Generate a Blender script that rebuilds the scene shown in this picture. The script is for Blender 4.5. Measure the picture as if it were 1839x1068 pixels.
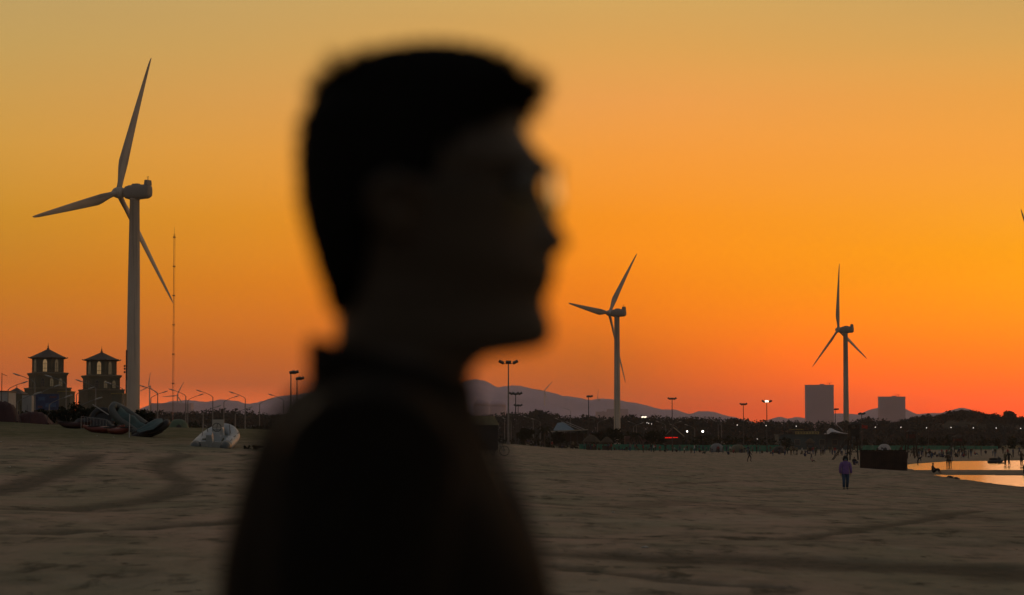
import bpy, math, random
import numpy as np
from mathutils import Vector, Matrix, Euler
random.seed(7); rng = np.random.default_rng(7)
for _o in list(bpy.data.objects): bpy.data.objects.remove(_o)
SC = bpy.context.scene; COL = SC.collection
R = math.radians

# ------------------------------------------------------------------ camera, sky, sun, exposure
F = 4342.0; CX, CY = 919.5, 534.0; HZ = 795.0; EYE = 2.2
PITCH = math.atan((HZ - CY) / F)
cam_d = bpy.data.cameras.new('camera'); cam = bpy.data.objects.new('camera', cam_d); COL.objects.link(cam)
cam.location = (0, 0, EYE); cam.rotation_euler = (R(90) + PITCH, 0, 0)
cam_d.sensor_width = 36; cam_d.lens = 36 * F / 1839.0
cam_d.clip_start = 0.1; cam_d.clip_end = 40000
cam_d.dof.use_dof = True; cam_d.dof.focus_distance = 260; cam_d.dof.aperture_fstop = 3.7
SC.camera = cam
SUN_AZ = 17.0                                   # degrees right of the view axis, just out of frame
SUN_EL = 0.5
W = bpy.data.worlds.new('World'); SC.world = W; W.use_nodes = True
def build_world():
    nt = W.node_tree; N = nt.nodes; L = nt.links; N.clear()
    out = N.new('ShaderNodeOutputWorld'); bg = N.new('ShaderNodeBackground'); L.new(bg.outputs[0], out.inputs[0])
    tc = N.new('ShaderNodeTexCoord'); sep = N.new('ShaderNodeSeparateXYZ'); 
    nrm = N.new('ShaderNodeVectorMath'); nrm.operation = 'NORMALIZE'
    L.new(tc.outputs['Generated'], nrm.inputs[0]); L.new(nrm.outputs[0], sep.inputs[0])
    def m(op, a, b=None, clamp=False):
        n = N.new('ShaderNodeMath'); n.operation = op; n.use_clamp = clamp
        for i, v in enumerate((a, b)):
            if v is None: continue
            if isinstance(v, (int, float)): n.inputs[i].default_value = v
            else: L.new(v, n.inputs[i])
        return n.outputs[0]
    t = m('SQRT', m('MAXIMUM', sep.outputs[2], 0.0))
    az = m('ARCTAN2', sep.outputs[0], sep.outputs[1])           # 0 ahead, + to the right
    def ramp(stops, fac):
        r = N.new('ShaderNodeValToRGB'); cr = r.color_ramp; cr.interpolation = 'LINEAR'
        while len(cr.elements) > 1: cr.elements.remove(cr.elements[-1])
        cr.elements[0].position = stops[0][0]; cr.elements[0].color = (*stops[0][1], 1)
        for p, c in stops[1:]:
            e = cr.elements.new(p); e.color = (*c, 1)
        L.new(fac, r.inputs[0]); return r.outputs[0]
    far, mid, near, back = SKY['far'], SKY['mid'], SKY['near'], SKY['back']
    c_far, c_mid, c_near, c_back = (ramp(s, t) for s in (far, mid, near, back))
    d = m('ABSOLUTE', m('SUBTRACT', az, R(SUN_AZ)))
    d = m('MINIMUM', d, m('SUBTRACT', 2 * math.pi, d))
    def mix(f, a, b):
        n = N.new('ShaderNodeMix'); n.data_type = 'RGBA'
        L.new(f, n.inputs[0]); L.new(a, n.inputs[6]); L.new(b, n.inputs[7]); return n.outputs[2]
    def step(lo, hi):
        n = N.new('ShaderNodeMapRange'); n.interpolation_type = 'SMOOTHSTEP'
        n.inputs[1].default_value = R(lo); n.inputs[2].default_value = R(hi); L.new(d, n.inputs[0]); return n.outputs[0]
    def lstep(lo, hi):
        n = N.new('ShaderNodeMapRange')
        n.inputs[1].default_value = R(lo); n.inputs[2].default_value = R(hi); L.new(d, n.inputs[0]); return n.outputs[0]
    c = mix(lstep(4.5, 15), c_near, c_mid)
    c = mix(lstep(13, 29), c, c_far)
    c = mix(step(34, 110), c, c_back)
    # faint uneven high haze
    no = N.new('ShaderNodeTexNoise'); no.inputs['Scale'].default_value = 3.0; no.inputs['Detail'].default_value = 3
    mp = N.new('ShaderNodeMapping'); mp.inputs['Scale'].default_value = (1, 1, 9)
    L.new(nrm.outputs[0], mp.inputs[0]); L.new(mp.outputs[0], no.inputs[0])
    k = m('ADD', m('MULTIPLY', no.outputs[0], 0.10), 0.95)
    hs = N.new('ShaderNodeVectorMath'); hs.operation = 'SCALE'; L.new(c, hs.inputs[0]); L.new(k, hs.inputs['Scale'])
    # the clear twilight sky underneath
    sk = N.new('ShaderNodeTexSky'); sk.sky_type = 'NISHITA'; sk.sun_disc = False
    sk.sun_elevation = R(SUN_EL); sk.sun_rotation = R(SUN_AZ); sk.dust_density = 4; sk.air_density = 1.3
    s2 = N.new('ShaderNodeVectorMath'); s2.operation = 'SCALE'; L.new(sk.outputs[0], s2.inputs[0]); s2.inputs['Scale'].default_value = 0.05
    ad = N.new('ShaderNodeVectorMath'); ad.operation = 'ADD'; L.new(hs.outputs[0], ad.inputs[0]); L.new(s2.outputs[0], ad.inputs[1])
    L.new(ad.outputs[0], bg.inputs[0]); bg.inputs[1].default_value = 1.0
# ramps over sqrt(sin(elevation)): 0.148 = 1.25 deg, 0.213 = 2.6, 0.26 = 3.9, 0.30 = 5.2, 0.37 = 7.8, 0.425 = 10.4 deg
def lin(r, g, b):
    return tuple((v / 255 / 12.92) if v <= 10 else ((v / 255 + .055) / 1.055) ** 2.4 for v in (r, g, b))
UP = [(0.50, (.56, .40, .25)), (0.60, (.36, .285, .215)), (0.72, (.18, .16, .14)), (0.86, (.105, .10, .10)), (1.0, (.085, .088, .095))]
SKY_T = [.0, .112, .155, .190, .225, .256, .279, .304, .343, .375, .402, .426]
#SKYDATA
LOW = {'far': [(1.876, 0.250, 0.020), (1.909, 0.258, 0.020), (0.609, 0.113, 0.021), (0.626, 0.137, 0.013), (0.608, 0.170, 0.012), (0.602, 0.198, 0.007), (0.594, 0.223, 0.011), (0.605, 0.254, 0.012), (0.631, 0.298, 0.037), (0.592, 0.316, 0.063), (0.538, 0.328, 0.087), (0.496, 0.324, 0.106)], 'mid': [(0.539, 0.061, 0.000), (0.539, 0.065, 0.000), (0.661, 0.113, 0.000), (0.711, 0.141, 0.000), (0.911, 0.189, 0.000), (0.968, 0.221, 0.000), (1.007, 0.262, 0.000), (0.967, 0.269, 0.000), (0.904, 0.296, 0.026), (0.794, 0.306, 0.058), (0.676, 0.325, 0.066), (0.601, 0.345, 0.086)], 'near': [(2.079, 0.126, 0.000), (2.079, 0.138, 0.000), (2.213, 0.206, 0.000), (2.061, 0.263, 0.000), (1.392, 0.323, 0.000), (1.046, 0.358, 0.000), (0.933, 0.349, 0.000), (0.882, 0.343, 0.014), (0.805, 0.313, 0.034), (0.704, 0.312, 0.047), (0.562, 0.317, 0.072), (0.469, 0.306, 0.090)]}
#ENDSKY
SKY = {k: list(zip(SKY_T, v)) + UP for k, v in LOW.items()}
SKY['back'] = [(0.0, (.125, .105, .10)), (.25, (.145, .118, .11)), (.425, (.13, .11, .105)), (0.6, (.11, .10, .10)), (1.0, (.085, .088, .095))]
build_world()
sun_d = bpy.data.lights.new('sun', 'SUN'); sun_d.energy = 0.06; sun_d.angle = R(12); sun_d.color = (1, .62, .35)
sun = bpy.data.objects.new('sun', sun_d); COL.objects.link(sun)
sun.rotation_euler = Vector((math.sin(R(SUN_AZ)), math.cos(R(SUN_AZ)), math.sin(R(2.0)))).to_track_quat('Z', 'Y').to_euler()
SC.view_settings.view_transform = 'Standard'; SC.view_settings.look = 'None'
SC.view_settings.exposure = 0; SC.view_settings.gamma = 1
SC.render.engine = 'CYCLES'; SC.cycles.use_denoising = True; SC.cycles.volume_bounces = 1
SC.cycles.max_bounces = 6

# ------------------------------------------------------------------ helpers
def PT(px, py, d):
    """the world point seen at photo pixel (px, py) d metres ahead"""
    u = (px - CX) / F; v = (CY - py) / F
    fy = math.cos(PITCH) - v * math.sin(PITCH); fz = math.sin(PITCH) + v * math.cos(PITCH)
    return Vector((u * d / fy, d, EYE + fz * d / fy))
def XX(px, d): return PT(px, HZ, d).x
def ZZ(py, d): return PT(CX, py, d).z

MATS = {}
def mat(name, col, rough=.7, var=.25, scale=2.0, bump=0.0, metal=0.0, col2=None, emit=None, es=0, coat=0, spec=.5, trans=0):
    if name in MATS: return MATS[name]
    m = bpy.data.materials.new(name); m.use_nodes = True; nt = m.node_tree; N = nt.nodes; L = nt.links
    b = N['Principled BSDF']; b.inputs['Roughness'].default_value = rough; b.inputs['Metallic'].default_value = metal
    b.inputs['Specular IOR Level'].default_value = spec
    tc = N.new('ShaderNodeTexCoord'); no = N.new('ShaderNodeTexNoise'); no.inputs['Scale'].default_value = scale; no.inputs['Detail'].default_value = 6
    L.new(tc.outputs['Object'], no.inputs[0])
    r = N.new('ShaderNodeValToRGB'); r.color_ramp.elements[0].position = .3; r.color_ramp.elements[1].position = .7
    c2 = col2 or tuple(c * (1 - var) for c in col)
    r.color_ramp.elements[0].color = (*c2, 1); r.color_ramp.elements[1].color = (*[min(1, c * (1 + var * .4)) for c in col], 1)
    L.new(no.outputs[0], r.inputs[0]); L.new(r.outputs[0], b.inputs['Base Color'])
    if bump:
        bp = N.new('ShaderNodeBump'); bp.inputs['Strength'].default_value = bump; L.new(no.outputs[0], bp.inputs['Height']); L.new(bp.outputs[0], b.inputs['Normal'])
    if emit: b.inputs['Emission Color'].default_value = (*emit, 1); b.inputs['Emission Strength'].default_value = es
    if coat: b.inputs['Coat Weight'].default_value = coat
    if trans: b.inputs['Transmission Weight'].default_value = trans; b.inputs['IOR'].default_value = 1.45
    MATS[name] = m; return m

class MB:
    def __init__(s): s.v = []; s.f = []; s.mi = []; s.cur = 0
    def add(s, vs, fs):
        o = len(s.v); s.v += [tuple(v) for v in vs]; s.f += [tuple(i + o for i in f) for f in fs]; s.mi += [s.cur] * len(fs); return s
    def box(s, c, sz, rot=None, taper=1.0):
        hx, hy, hz = sz[0] / 2, sz[1] / 2, sz[2] / 2
        P = [Vector((x * hx * (taper if z > 0 else 1), y * hy * (taper if z > 0 else 1), z * hz)) for z in (-1, 1) for y in (-1, 1) for x in (-1, 1)]
        if rot is not None:
            M = rot if isinstance(rot, Matrix) else Euler(rot).to_matrix(); P = [M @ p for p in P]
        c = Vector(c)
        return s.add([p + c for p in P], [(0, 2, 3, 1), (4, 5, 7, 6), (0, 1, 5, 4), (2, 6, 7, 3), (0, 4, 6, 2), (1, 3, 7, 5)])
    def loft(s, rings, close=True, caps=True):
        n = len(rings[0]); V = [p for r in rings for p in r]; Fc = []
        for i in range(len(rings) - 1):
            for j in range(n if close else n - 1):
                k = (j + 1) % n; Fc.append((i * n + j, i * n + k, (i + 1) * n + k, (i + 1) * n + j))
        if caps:
            Fc.append(tuple(reversed(range(n)))); Fc.append(tuple((len(rings) - 1) * n + j for j in range(n)))
        return s.add(V, Fc)
    def tube(s, pts, rad, n=8, caps=True, flat=1.0):
        pts = [Vector(p) for p in pts]
        if isinstance(rad, (int, float)): rad = [rad] * len(pts)
        rings = []; up = Vector((0, 0, 1)); prev = None
        for i, p in enumerate(pts):
            t = (pts[min(i + 1, len(pts) - 1)] - pts[max(i - 1, 0)]).normalized()
            if prev is None:
                a = t.cross(up)
                if a.length < .1: a = t.cross(Vector((1, 0, 0)))
                a.normalize()
            else: a = (prev - t * prev.dot(t)).normalized()
            prev = a; b = t.cross(a)
            rings.append([p + (a * math.cos(2 * math.pi * k / n) + b * math.sin(2 * math.pi * k / n) * flat) * rad[i] for k in range(n)])
        return s.loft(rings, caps=caps)
    def lathe(s, prof, n=16, c=(0, 0, 0), sx=1, sy=1):
        c = Vector(c)
        return s.loft([[c + Vector((r * sx * math.cos(2 * math.pi * k / n), r * sy * math.sin(2 * math.pi * k / n), z)) for k in range(n)] for r, z in prof])
    def ball(s, c, r, n=10, m=6):
        if isinstance(r, (int, float)): r = (r, r, r)
        c = Vector(c)
        rr = []
        for i in range(m + 1):
            a = -math.pi / 2 + math.pi * (i * .98 + .01 * m) / m; a = -math.pi / 2 + (math.pi) * min(max(i / m, .02), .98)
            rr.append([c + Vector((r[0] * math.cos(a) * math.cos(2 * math.pi * k / n), r[1] * math.cos(a) * math.sin(2 * math.pi * k / n), r[2] * math.sin(a))) for k in range(n)])
        return s.loft(rr)
    def prism(s, poly, y0, y1, plane='xz', off=(0, 0, 0)):
        """extrude a 2-D polygon; plane xz: poly in x,z and depth along y"""
        off = Vector(off)
        def q(p, d): return off + (Vector((p[0], d, p[1])) if plane == 'xz' else Vector((d, p[0], p[1])) if plane == 'yz' else Vector((p[0], p[1], d)))
        return s.loft([[q(p, y0) for p in poly], [q(p, y1) for p in poly]])
    def build(s, name, material=None, parent=None, smooth=False):
        me = bpy.data.meshes.new(name); me.from_pydata(s.v, [], s.f)
        ms = material if isinstance(material, (list, tuple)) else [material]
        for x in ms: me.materials.append(x)
        if len(ms) > 1: me.polygons.foreach_set('material_index', s.mi)
        import bmesh
        if len(s.f) < 60000:
            bm = bmesh.new(); bm.from_mesh(me); bmesh.ops.recalc_face_normals(bm, faces=bm.faces); bm.to_mesh(me); bm.free()
        if smooth: me.polygons.foreach_set('use_smooth', [True] * len(me.polygons))
        me.update()
        o = bpy.data.objects.new(name, me); COL.objects.link(o)
        if parent: o.parent = parent
        return o
def tag(o, label=None, cat=None, group=None, kind=None):
    if label: o['label'] = label
    if cat: o['category'] = cat
    if group: o['group'] = group
    if kind: o['kind'] = kind
    return o
def thing(name, label, cat, loc=(0, 0, 0), rz=0, group=None):
    o = bpy.data.objects.new(name, None); COL.objects.link(o); o.location = loc; o.rotation_euler = (0, 0, rz)
    o.empty_display_size = .2
    return tag(o, label, cat, group)
def dup(o, loc, rz=None, label=None, group=None, parent=None, scale=None):
    c = o.copy(); COL.objects.link(c)
    if parent is not None: c.parent = parent
    else:
        c.location = loc
        if rz is not None: c.rotation_euler = (c.rotation_euler[0], c.rotation_euler[1], rz)
        if scale is not None: c.scale = (scale,) * 3 if isinstance(scale, (int, float)) else scale
        if label: c['label'] = label
        if group: c['group'] = group
    for ch in KIDS(o): dup(ch, None, parent=c)
    return c
def KIDS(o): return [x for x in COL.objects if x.parent == o]

# ------------------------------------------------------------------ numpy value noise
def vnoise(x, y, seed=0):
    xi = np.floor(x).astype(np.int64); yi = np.floor(y).astype(np.int64); fx = x - xi; fy = y - yi
    def h(a, b):
        n = (a * 374761393 + b * 668265263 + seed * 1442695041) & 0xffffffff
        n = ((n ^ (n >> 13)) * 1274126177) & 0xffffffff; n = n ^ (n >> 16); return (n & 0xffff) / 65535.0
    sx = fx * fx * (3 - 2 * fx); sy = fy * fy * (3 - 2 * fy)
    return (h(xi, yi) * (1 - sx) + h(xi + 1, yi) * sx) * (1 - sy) + (h(xi, yi + 1) * (1 - sx) + h(xi + 1, yi + 1) * sx) * sy - .5
def fbm(x, y, seed=0, o=4):
    r = 0; a = 1
    for i in range(o): r = r + a * vnoise(x * 2 ** i, y * 2 ** i, seed + i); a *= .5
    return r

# ------------------------------------------------------------------ terrain: heights of the beach, by bearing and range
WATER_Z = -0.35
COLS = {
 -700: [(23, 1066), (40, 925), (60, 865), (90, 808), (110, 778), (132, 756), (160, 'z3.1'), (230, 'z2.6'), (400, 'z1.8')],
 0:    [(23, 1068), (40, 930), (60, 872), (90, 812), (110, 782), (132, 757), (160, 'z3.1'), (230, 'z2.6'), (400, 'z1.8')],
 250:  [(23, 1068), (40, 940), (60, 884), (90, 824), (110, 793), (134, 766), (160, 'z2.9'), (230, 'z2.5'), (400, 'z1.8')],
 480:  [(23, 1068), (40, 945), (60, 890), (90, 832), (110, 801), (138, 768), (165, 'z2.8'), (230, 'z2.4'), (400, 'z1.8')],
 720:  [(23, 1068), (40, 948), (60, 896), (90, 850), (130, 806), (170, 790), (200, 'z2.2'), (300, 'z2.0'), (400, 'z1.9')],
 900:  [(23, 1068), (40, 950), (60, 901), (90, 866), (130, 836), (180, 815), (230, 805), (300, 798), (400, 795), (560, 'z1.7')],
 1050: [(23, 1068), (40, 955), (60, 906), (90, 870), (130, 846), (180, 830), (230, 821), (300, 814), (400, 810), (560, 807), (800, 'z.5')],
 1346: [(23, 1068), (40, 960), (60, 914), (90, 886), (130, 864), (180, 849), (230, 839), (300, 830), (400, 819), (560, 812), (800, 'z.4')],
 1518: [(23, 1068), (40, 962), (60, 920), (90, 893), (116, 880), (150, 864), (180, 853), (213, 837), (260, 832), (300, 829), (400, 820), (560, 812), (800, 'z.4')],
 1628: [(23, 1068), (40, 963), (60, 922), (90, 896), (130, 873), (180, 853), (213, 845), (260, 836), (300, 830), (400, 820), (560, 811), (800, 'z.4')],
 1839: [(23, 1068), (40, 964), (60, 923), (90, 898), (115, 886), (142, 873), (200, 851), (365, 825), (450, 817), (560, 811), (800, 'z.4')],
 2600: [(23, 1068), (40, 964), (60, 925), (90, 902), (115, 889), (130, 878), (200, 852), (400, 822), (560, 811), (800, 'z.4')],
}
LR = np.linspace(math.log(1.0), math.log(16000), 600)
PXG = np.arange(-1500, 3401, 20.0)
def _grid():
    ks = sorted(COLS); rows = []
    for k in ks:
        r = [1.0, 12.0]; z = [.77, .77]
        for d, y in COLS[k]:
            zz = float(y[1:]) if isinstance(y, str) else EYE - (y - HZ) / F * d
            r.append(d); z.append(zz)
        e = z[-1]; r += [1100, 16000]; z += [.6, .6]
        rows.append(np.interp(LR, np.log(r), z))
    rows = np.array(rows); G = np.empty((len(PXG), len(LR)))
    for j in range(len(LR)): G[:, j] = np.interp(PXG, ks, rows[:, j])
    k = np.exp(-np.linspace(-2, 2, 9) ** 2); k /= k.sum()
    for i in range(G.shape[0]): G[i] = np.convolve(np.pad(G[i], 4, 'edge'), k, 'valid')
    k = np.exp(-np.linspace(-2, 2, 7) ** 2); k /= k.sum()
    for j in range(G.shape[1]): G[:, j] = np.convolve(np.pad(G[:, j], 3, 'edge'), k, 'valid')
    return G
GRID = _grid()
def base_z(pxe, r):
    a = np.clip((pxe - PXG[0]) / 20.0, 0, len(PXG) - 1.001); b = np.clip((np.log(np.maximum(r, 1.0)) - LR[0]) / (LR[1] - LR[0]), 0, len(LR) - 1.001)
    i = a.astype(int); j = b.astype(int); fa = a - i; fb = b - j
    return (GRID[i, j] * (1 - fa) + GRID[i + 1, j] * fa) * (1 - fb) + (GRID[i, j + 1] * (1 - fa) + GRID[i + 1, j + 1] * fa) * fb
def bearing_px(x, y):
    az = np.arctan2(x, y); az = np.clip(az, -R(26), R(26)); return CX + F * np.tan(az)
def height(x, y):
    x = np.asarray(x, float); y = np.asarray(y, float); r = np.hypot(x, y); p = bearing_px(x, y)
    z = base_z(p, r)
    fade = np.clip(1.6 - r / 160, 0.15, 1)
    near = np.clip(r / 14, 0, 1)
    n = .075 * fbm(x / 9, y / 9, 3, 3) + .035 * fbm(x / 1.6, y / 1.6, 9, 3) * fade + .028 * np.abs(fbm(x / .55, y / .55, 21, 2)) * np.clip(1.3 - r / 60, 0, 1)
    # wind and tyre ruts running across the view
    n = n + .07 * fbm(x / 4 + 3, y / 7, 31, 3) * fade * np.clip((r - 15) / 20, 0, 1)
    z = z + n * near
    # ponded water behind the sand spit
    dn = np.interp(p, [1600, 1640, 1660, 1700, 1750, 1839, 2600], [260, 222, 198, 177, 162, 142, 118]) + 2.5 * fbm(x / 7, y / 12, 5, 3)
    df = np.interp(p, [1600, 1640, 1700, 1839, 2600], [262, 300, 338, 362, 380]) + 9 * fbm(x / 9, y / 30, 6, 3)
    sd = np.minimum(np.minimum(r - dn, df - r), (p - 1622) * .25)
    wet = np.where(sd > 0, np.maximum(WATER_Z - .03 - .05 * sd, -1.3), z)
    dry = np.maximum(z, WATER_Z + .012 + .004 * np.clip(-sd, 0, 30))
    z = np.where(sd > 0, np.minimum(z, wet), dry)
    c = 213 + 3 * fbm(x / 11, y * 0, 8, 2); hw = np.interp(p, [1620, 1700, 1839, 2600], [16, 19, 20, 22]) + 3 * fbm(x / 6 + 9, y / 9, 12, 2)
    sp = hw - np.abs(r - c)
    return np.where(sp > 0, np.maximum(z, WATER_Z + .02 + .006 * np.minimum(sp, 18)), z)
def gz(x, y): return float(height(np.array([x]), np.array([y]))[0])
def on(px, d, dz=0.0):
    x = XX(px, d); return Vector((x, d, gz(x, d) + dz))
def range_at(px, py):
    """how far along this bearing the ground sits at photo row py (near slope only)"""
    r = np.concatenate([np.arange(15, 135, .25)]); z = base_z(np.full_like(r, px), r); yy = HZ + (EYE - z) / r * F
    m = np.minimum.accumulate(yy); return float(np.interp(-py, -m, r))
def ground_px(px, py):
    d = range_at(px, py); return XX(px, d), d

def make_beach():
    a_in = np.arange(-14.6, 14.61, .042); a_out = np.concatenate([np.arange(-180, -20, 5), [-19, -17.5, -16, -15.2]])
    az = np.radians(np.concatenate([a_out, a_in, -a_out[::-1][:-1]]))
    rr = np.concatenate([np.geomspace(1.2, 19, 16), 1 / np.linspace(1 / 20, 1 / 90, 170), np.linspace(90.8, 400, 180)[0:], np.geomspace(405, 1500, 45), np.geomspace(1600, 12000, 18)])
    A, Rr = np.meshgrid(az, rr, indexing='ij'); X = Rr * np.sin(A); Y = Rr * np.cos(A); Z = height(X, Y)
    na, nr = A.shape; idx = np.arange(na * nr).reshape(na, nr)
    i2 = np.roll(idx, -1, axis=0)
    q = np.stack([idx[:, :-1], idx[:, 1:], i2[:, 1:], i2[:, :-1]], -1).reshape(-1, 4)
    V = np.stack([X, Y, Z], -1).reshape(-1, 3)
    c = len(V); V = np.vstack([V, [[0, 0, float(height(0.01, 0.01))]]])
    tri = np.stack([idx[:, 0], i2[:, 0], np.full(na, c)], -1)
    # dampness / wear mask from marks lying on the sand
    P = V[:, :2]; damp_shade = np.zeros(len(V)); pale = np.zeros(len(V))
    def stroke(pts, half, amp, tgt, warp=.5):
        W2 = np.array([ground_px(*p) for p in pts]); lo = W2.min(0) - half * 4 - 2; hi = W2.max(0) + half * 4 + 2
        m = np.where((P[:, 0] > lo[0]) & (P[:, 0] < hi[0]) & (P[:, 1] > lo[1]) & (P[:, 1] < hi[1]))[0]; p = P[m]; dm = np.full(len(m), 1e9)
        for a, b in zip(W2[:-1], W2[1:]):
            ab = b - a; t = np.clip(((p - a) @ ab) / (ab @ ab + 1e-9), 0, 1); dm = np.minimum(dm, np.linalg.norm(p - a - t[:, None] * ab, axis=1))
        w = half * (1 + warp * fbm(p[:, 0] / .9, p[:, 1] / 1.5, 77, 3)); v = np.clip(1.5 - dm / w, 0, 1) * amp
        tgt[m] = np.maximum(tgt[m], v)
    stroke([(335, 816), (300, 826), (288, 838), (300, 852), (332, 864), (325, 878), (290, 890), (220, 903), (120, 912), (40, 914), (-60, 914)], .45, .85, damp_shade, .4)
    stroke([(165, 818), (135, 832), (112, 848), (60, 866), (0, 880), (-80, 892)], .5, .9, damp_shade)
    stroke([(480, 898), (380, 905), (240, 912), (120, 916)], .22, .6, damp_shade)
    stroke([(-60, 960), (60, 956), (200, 949), (330, 944), (480, 938)], .35, .9, damp_shade, 1.0)
    stroke([(980, 962), (1120, 966), (1260, 968), (1420, 966), (1520, 955), (1640, 932), (1760, 916), (1900, 908)], .35, .85, damp_shade, .9)
    stroke([(1120, 996), (1300, 1002), (1480, 1008), (1640, 1012), (1760, 1018), (1950, 1030)], 1.1, .95, damp_shade, .5)
    stroke([(1000, 1010), (1100, 1026), (1220, 1040), (1300, 1046), (1420, 1052)], .18, .8, damp_shade, .9)
    stroke([(1050, 862), (1200, 868), (1350, 862), (1500, 858)], .35, .7, damp_shade, .8)
    stroke([(1000, 900), (1120, 905), (1250, 898)], .8, .5, damp_shade, .8)
    stroke([(1340, 882), (1450, 878), (1600, 874), (1800, 884)], .5, .6, damp_shade, .8)
    stroke([(1330, 905), (1420, 920), (1600, 912), (1800, 930)], .6, .45, damp_shade, .9)
    stroke([(930, 850), (1080, 842), (1200, 846)], .8, .4, damp_shade, .8)
    stroke([(480, 860), (420, 868), (340, 868)], .8, .6, pale)
    stroke([(300, 1040), (420, 1050), (1000, 1060), (1150, 1050)], .9, .5, pale)
    stroke([(980, 930), (1150, 935), (1400, 925)], 1.2, .5, pale)
    V[:, 2] -= np.clip(damp_shade, 0, 1) * .03
    r = np.hypot(V[:, 0], V[:, 1]); pe = bearing_px(V[:, 0], V[:, 1])
    grass = np.clip((V[:, 2] - 1.75) / .8, 0, 1) * np.clip((r - 80) / 30, 0, 1)
    grass = np.maximum(grass, np.clip((r - 330) / 200, 0, .55) * np.clip((1250 - pe) / 300, 0, 1))
    grass = np.maximum(grass, np.clip((r - 600) / 200, 0, 1))
    # wet sand near the pond
    wet = np.clip(1 - (V[:, 2] - WATER_Z) / .16, 0, 1) * np.clip((pe - 1480) / 160, 0, 1) * (r > 90) * (r < 420)
    me = bpy.data.meshes.new('beach'); nv = len(V); me.vertices.add(nv); me.vertices.foreach_set('co', V.astype(np.float32).ravel())
    nf = len(q) + len(tri); nl = len(q) * 4 + len(tri) * 3; me.loops.add(nl); me.polygons.add(nf)
    me.loops.foreach_set('vertex_index', np.concatenate([q.ravel(), tri.ravel()]).astype(np.int32))
    ls = np.concatenate([np.arange(len(q)) * 4, len(q) * 4 + np.arange(len(tri)) * 3]).astype(np.int32)
    me.polygons.foreach_set('loop_start', ls); me.polygons.foreach_set('use_smooth', np.ones(nf, bool)); me.update(calc_edges=True); me.validate()
    for nm, arr in (('damp_shade', damp_shade), ('pale', pale), ('grass', grass), ('wet', wet)):
        at = me.attributes.new(nm, 'FLOAT', 'POINT'); at.data.foreach_set('value', arr.astype(np.float32))
    # normals should face up
    m = bpy.data.materials.new('beach_sand'); m.use_nodes = True; nt = m.node_tree; N = nt.nodes; L = nt.links; b = N['Principled BSDF']
    tc = N.new('ShaderNodeTexCoord')
    def noise(sc, det=6, stretch=(1, 1, 1), rough=.55):
        mp = N.new('ShaderNodeMapping'); mp.inputs['Scale'].default_value = stretch; L.new(tc.outputs['Object'], mp.inputs[0])
        n = N.new('ShaderNodeTexNoise'); n.inputs['Scale'].default_value = sc; n.inputs['Detail'].default_value = det; n.inputs['Roughness'].default_value = rough
        L.new(mp.outputs[0], n.inputs[0]); return n.outputs[0]
    def mr(s, a, c_, lo=0, hi=1):
        n = N.new('ShaderNodeMapRange'); n.inputs[1].default_value = a; n.inputs[2].default_value = c_; n.inputs[3].default_value = lo; n.inputs[4].default_value = hi; L.new(s, n.inputs[0]); return n.outputs[0]
    def mix(f, a, c_):
        n = N.new('ShaderNodeMix'); n.data_type = 'RGBA'
        if isinstance(f, float): n.inputs[0].default_value = f
        else: L.new(f, n.inputs[0])
        for i, v in ((6, a), (7, c_)):
            if isinstance(v, tuple): n.inputs[i].default_value = (*v, 1)
            else: L.new(v, n.inputs[i])
        return n.outputs[2]
    def math_(op, a, c_):
        n = N.new('ShaderNodeMath'); n.operation = op; n.use_clamp = True
        for i, v in ((0, a), (1, c_)):
            if isinstance(v, (int, float)): n.inputs[i].default_value = v
            else: L.new(v, n.inputs[i])
        return n.outputs[0]
    def attr(n_):
        a = N.new('ShaderNodeAttribute'); a.attribute_name = n_; return a.outputs['Fac']
    big = noise(.3, 5, (1, .4, 1)); med = noise(.9, 7, (.8, .4, 1), .62); streak = noise(2.4, 5, (.75, .22, 1), .6); fine = noise(7, 6, (.9, .6, 1), .7); grain = noise(60, 3)
    col = mix(mr(big, .38, .64), SAND['pink'], SAND['green'])
    col = mix(mr(med, .48, .68, 0, .75), col, SAND['dark']); col = mix(mr(streak, .52, .70, 0, .6), col, SAND['dark']); col = mix(mr(streak, .42, .30, 0, .4), col, SAND['pale'])
    col = mix(math_('MULTIPLY', attr('pale'), .6), col, SAND['pale'])
    col = mix(math_('MULTIPLY', attr('damp_shade'), mr(fine, .2, .7, .55, 1.0)), col, SAND['damp_shade'])
    seaweed = math_('MULTIPLY', mr(streak, .56, .64), mr(med, .44, .56)); col = mix(math_('MULTIPLY', seaweed, .75), col, SAND['weed'])
    col = mix(math_('MULTIPLY', attr('grass'), mr(noise(.9, 6), .3, .6, .6, 1)), col, SAND['grass'])
    col = mix(math_('MULTIPLY', attr('wet'), .75), col, SAND['wet'])
    col = mix(math_('MULTIPLY', mr(grain, .55, .75), .35), col, SAND['dark'])
    # trodden dents: shade inside each print painted as darker sand
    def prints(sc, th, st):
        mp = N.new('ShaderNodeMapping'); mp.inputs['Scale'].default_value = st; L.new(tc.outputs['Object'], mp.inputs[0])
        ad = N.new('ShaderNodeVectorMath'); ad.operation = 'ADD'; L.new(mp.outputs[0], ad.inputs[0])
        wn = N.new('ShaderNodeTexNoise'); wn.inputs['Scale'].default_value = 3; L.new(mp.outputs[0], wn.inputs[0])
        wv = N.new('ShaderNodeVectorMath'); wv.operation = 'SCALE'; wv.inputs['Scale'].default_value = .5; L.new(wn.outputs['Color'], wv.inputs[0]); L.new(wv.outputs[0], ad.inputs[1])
        v = N.new('ShaderNodeTexVoronoi'); v.inputs['Scale'].default_value = sc; L.new(ad.outputs[0], v.inputs['Vector']); return mr(v.outputs['Distance'], th, th * .45)
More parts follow.
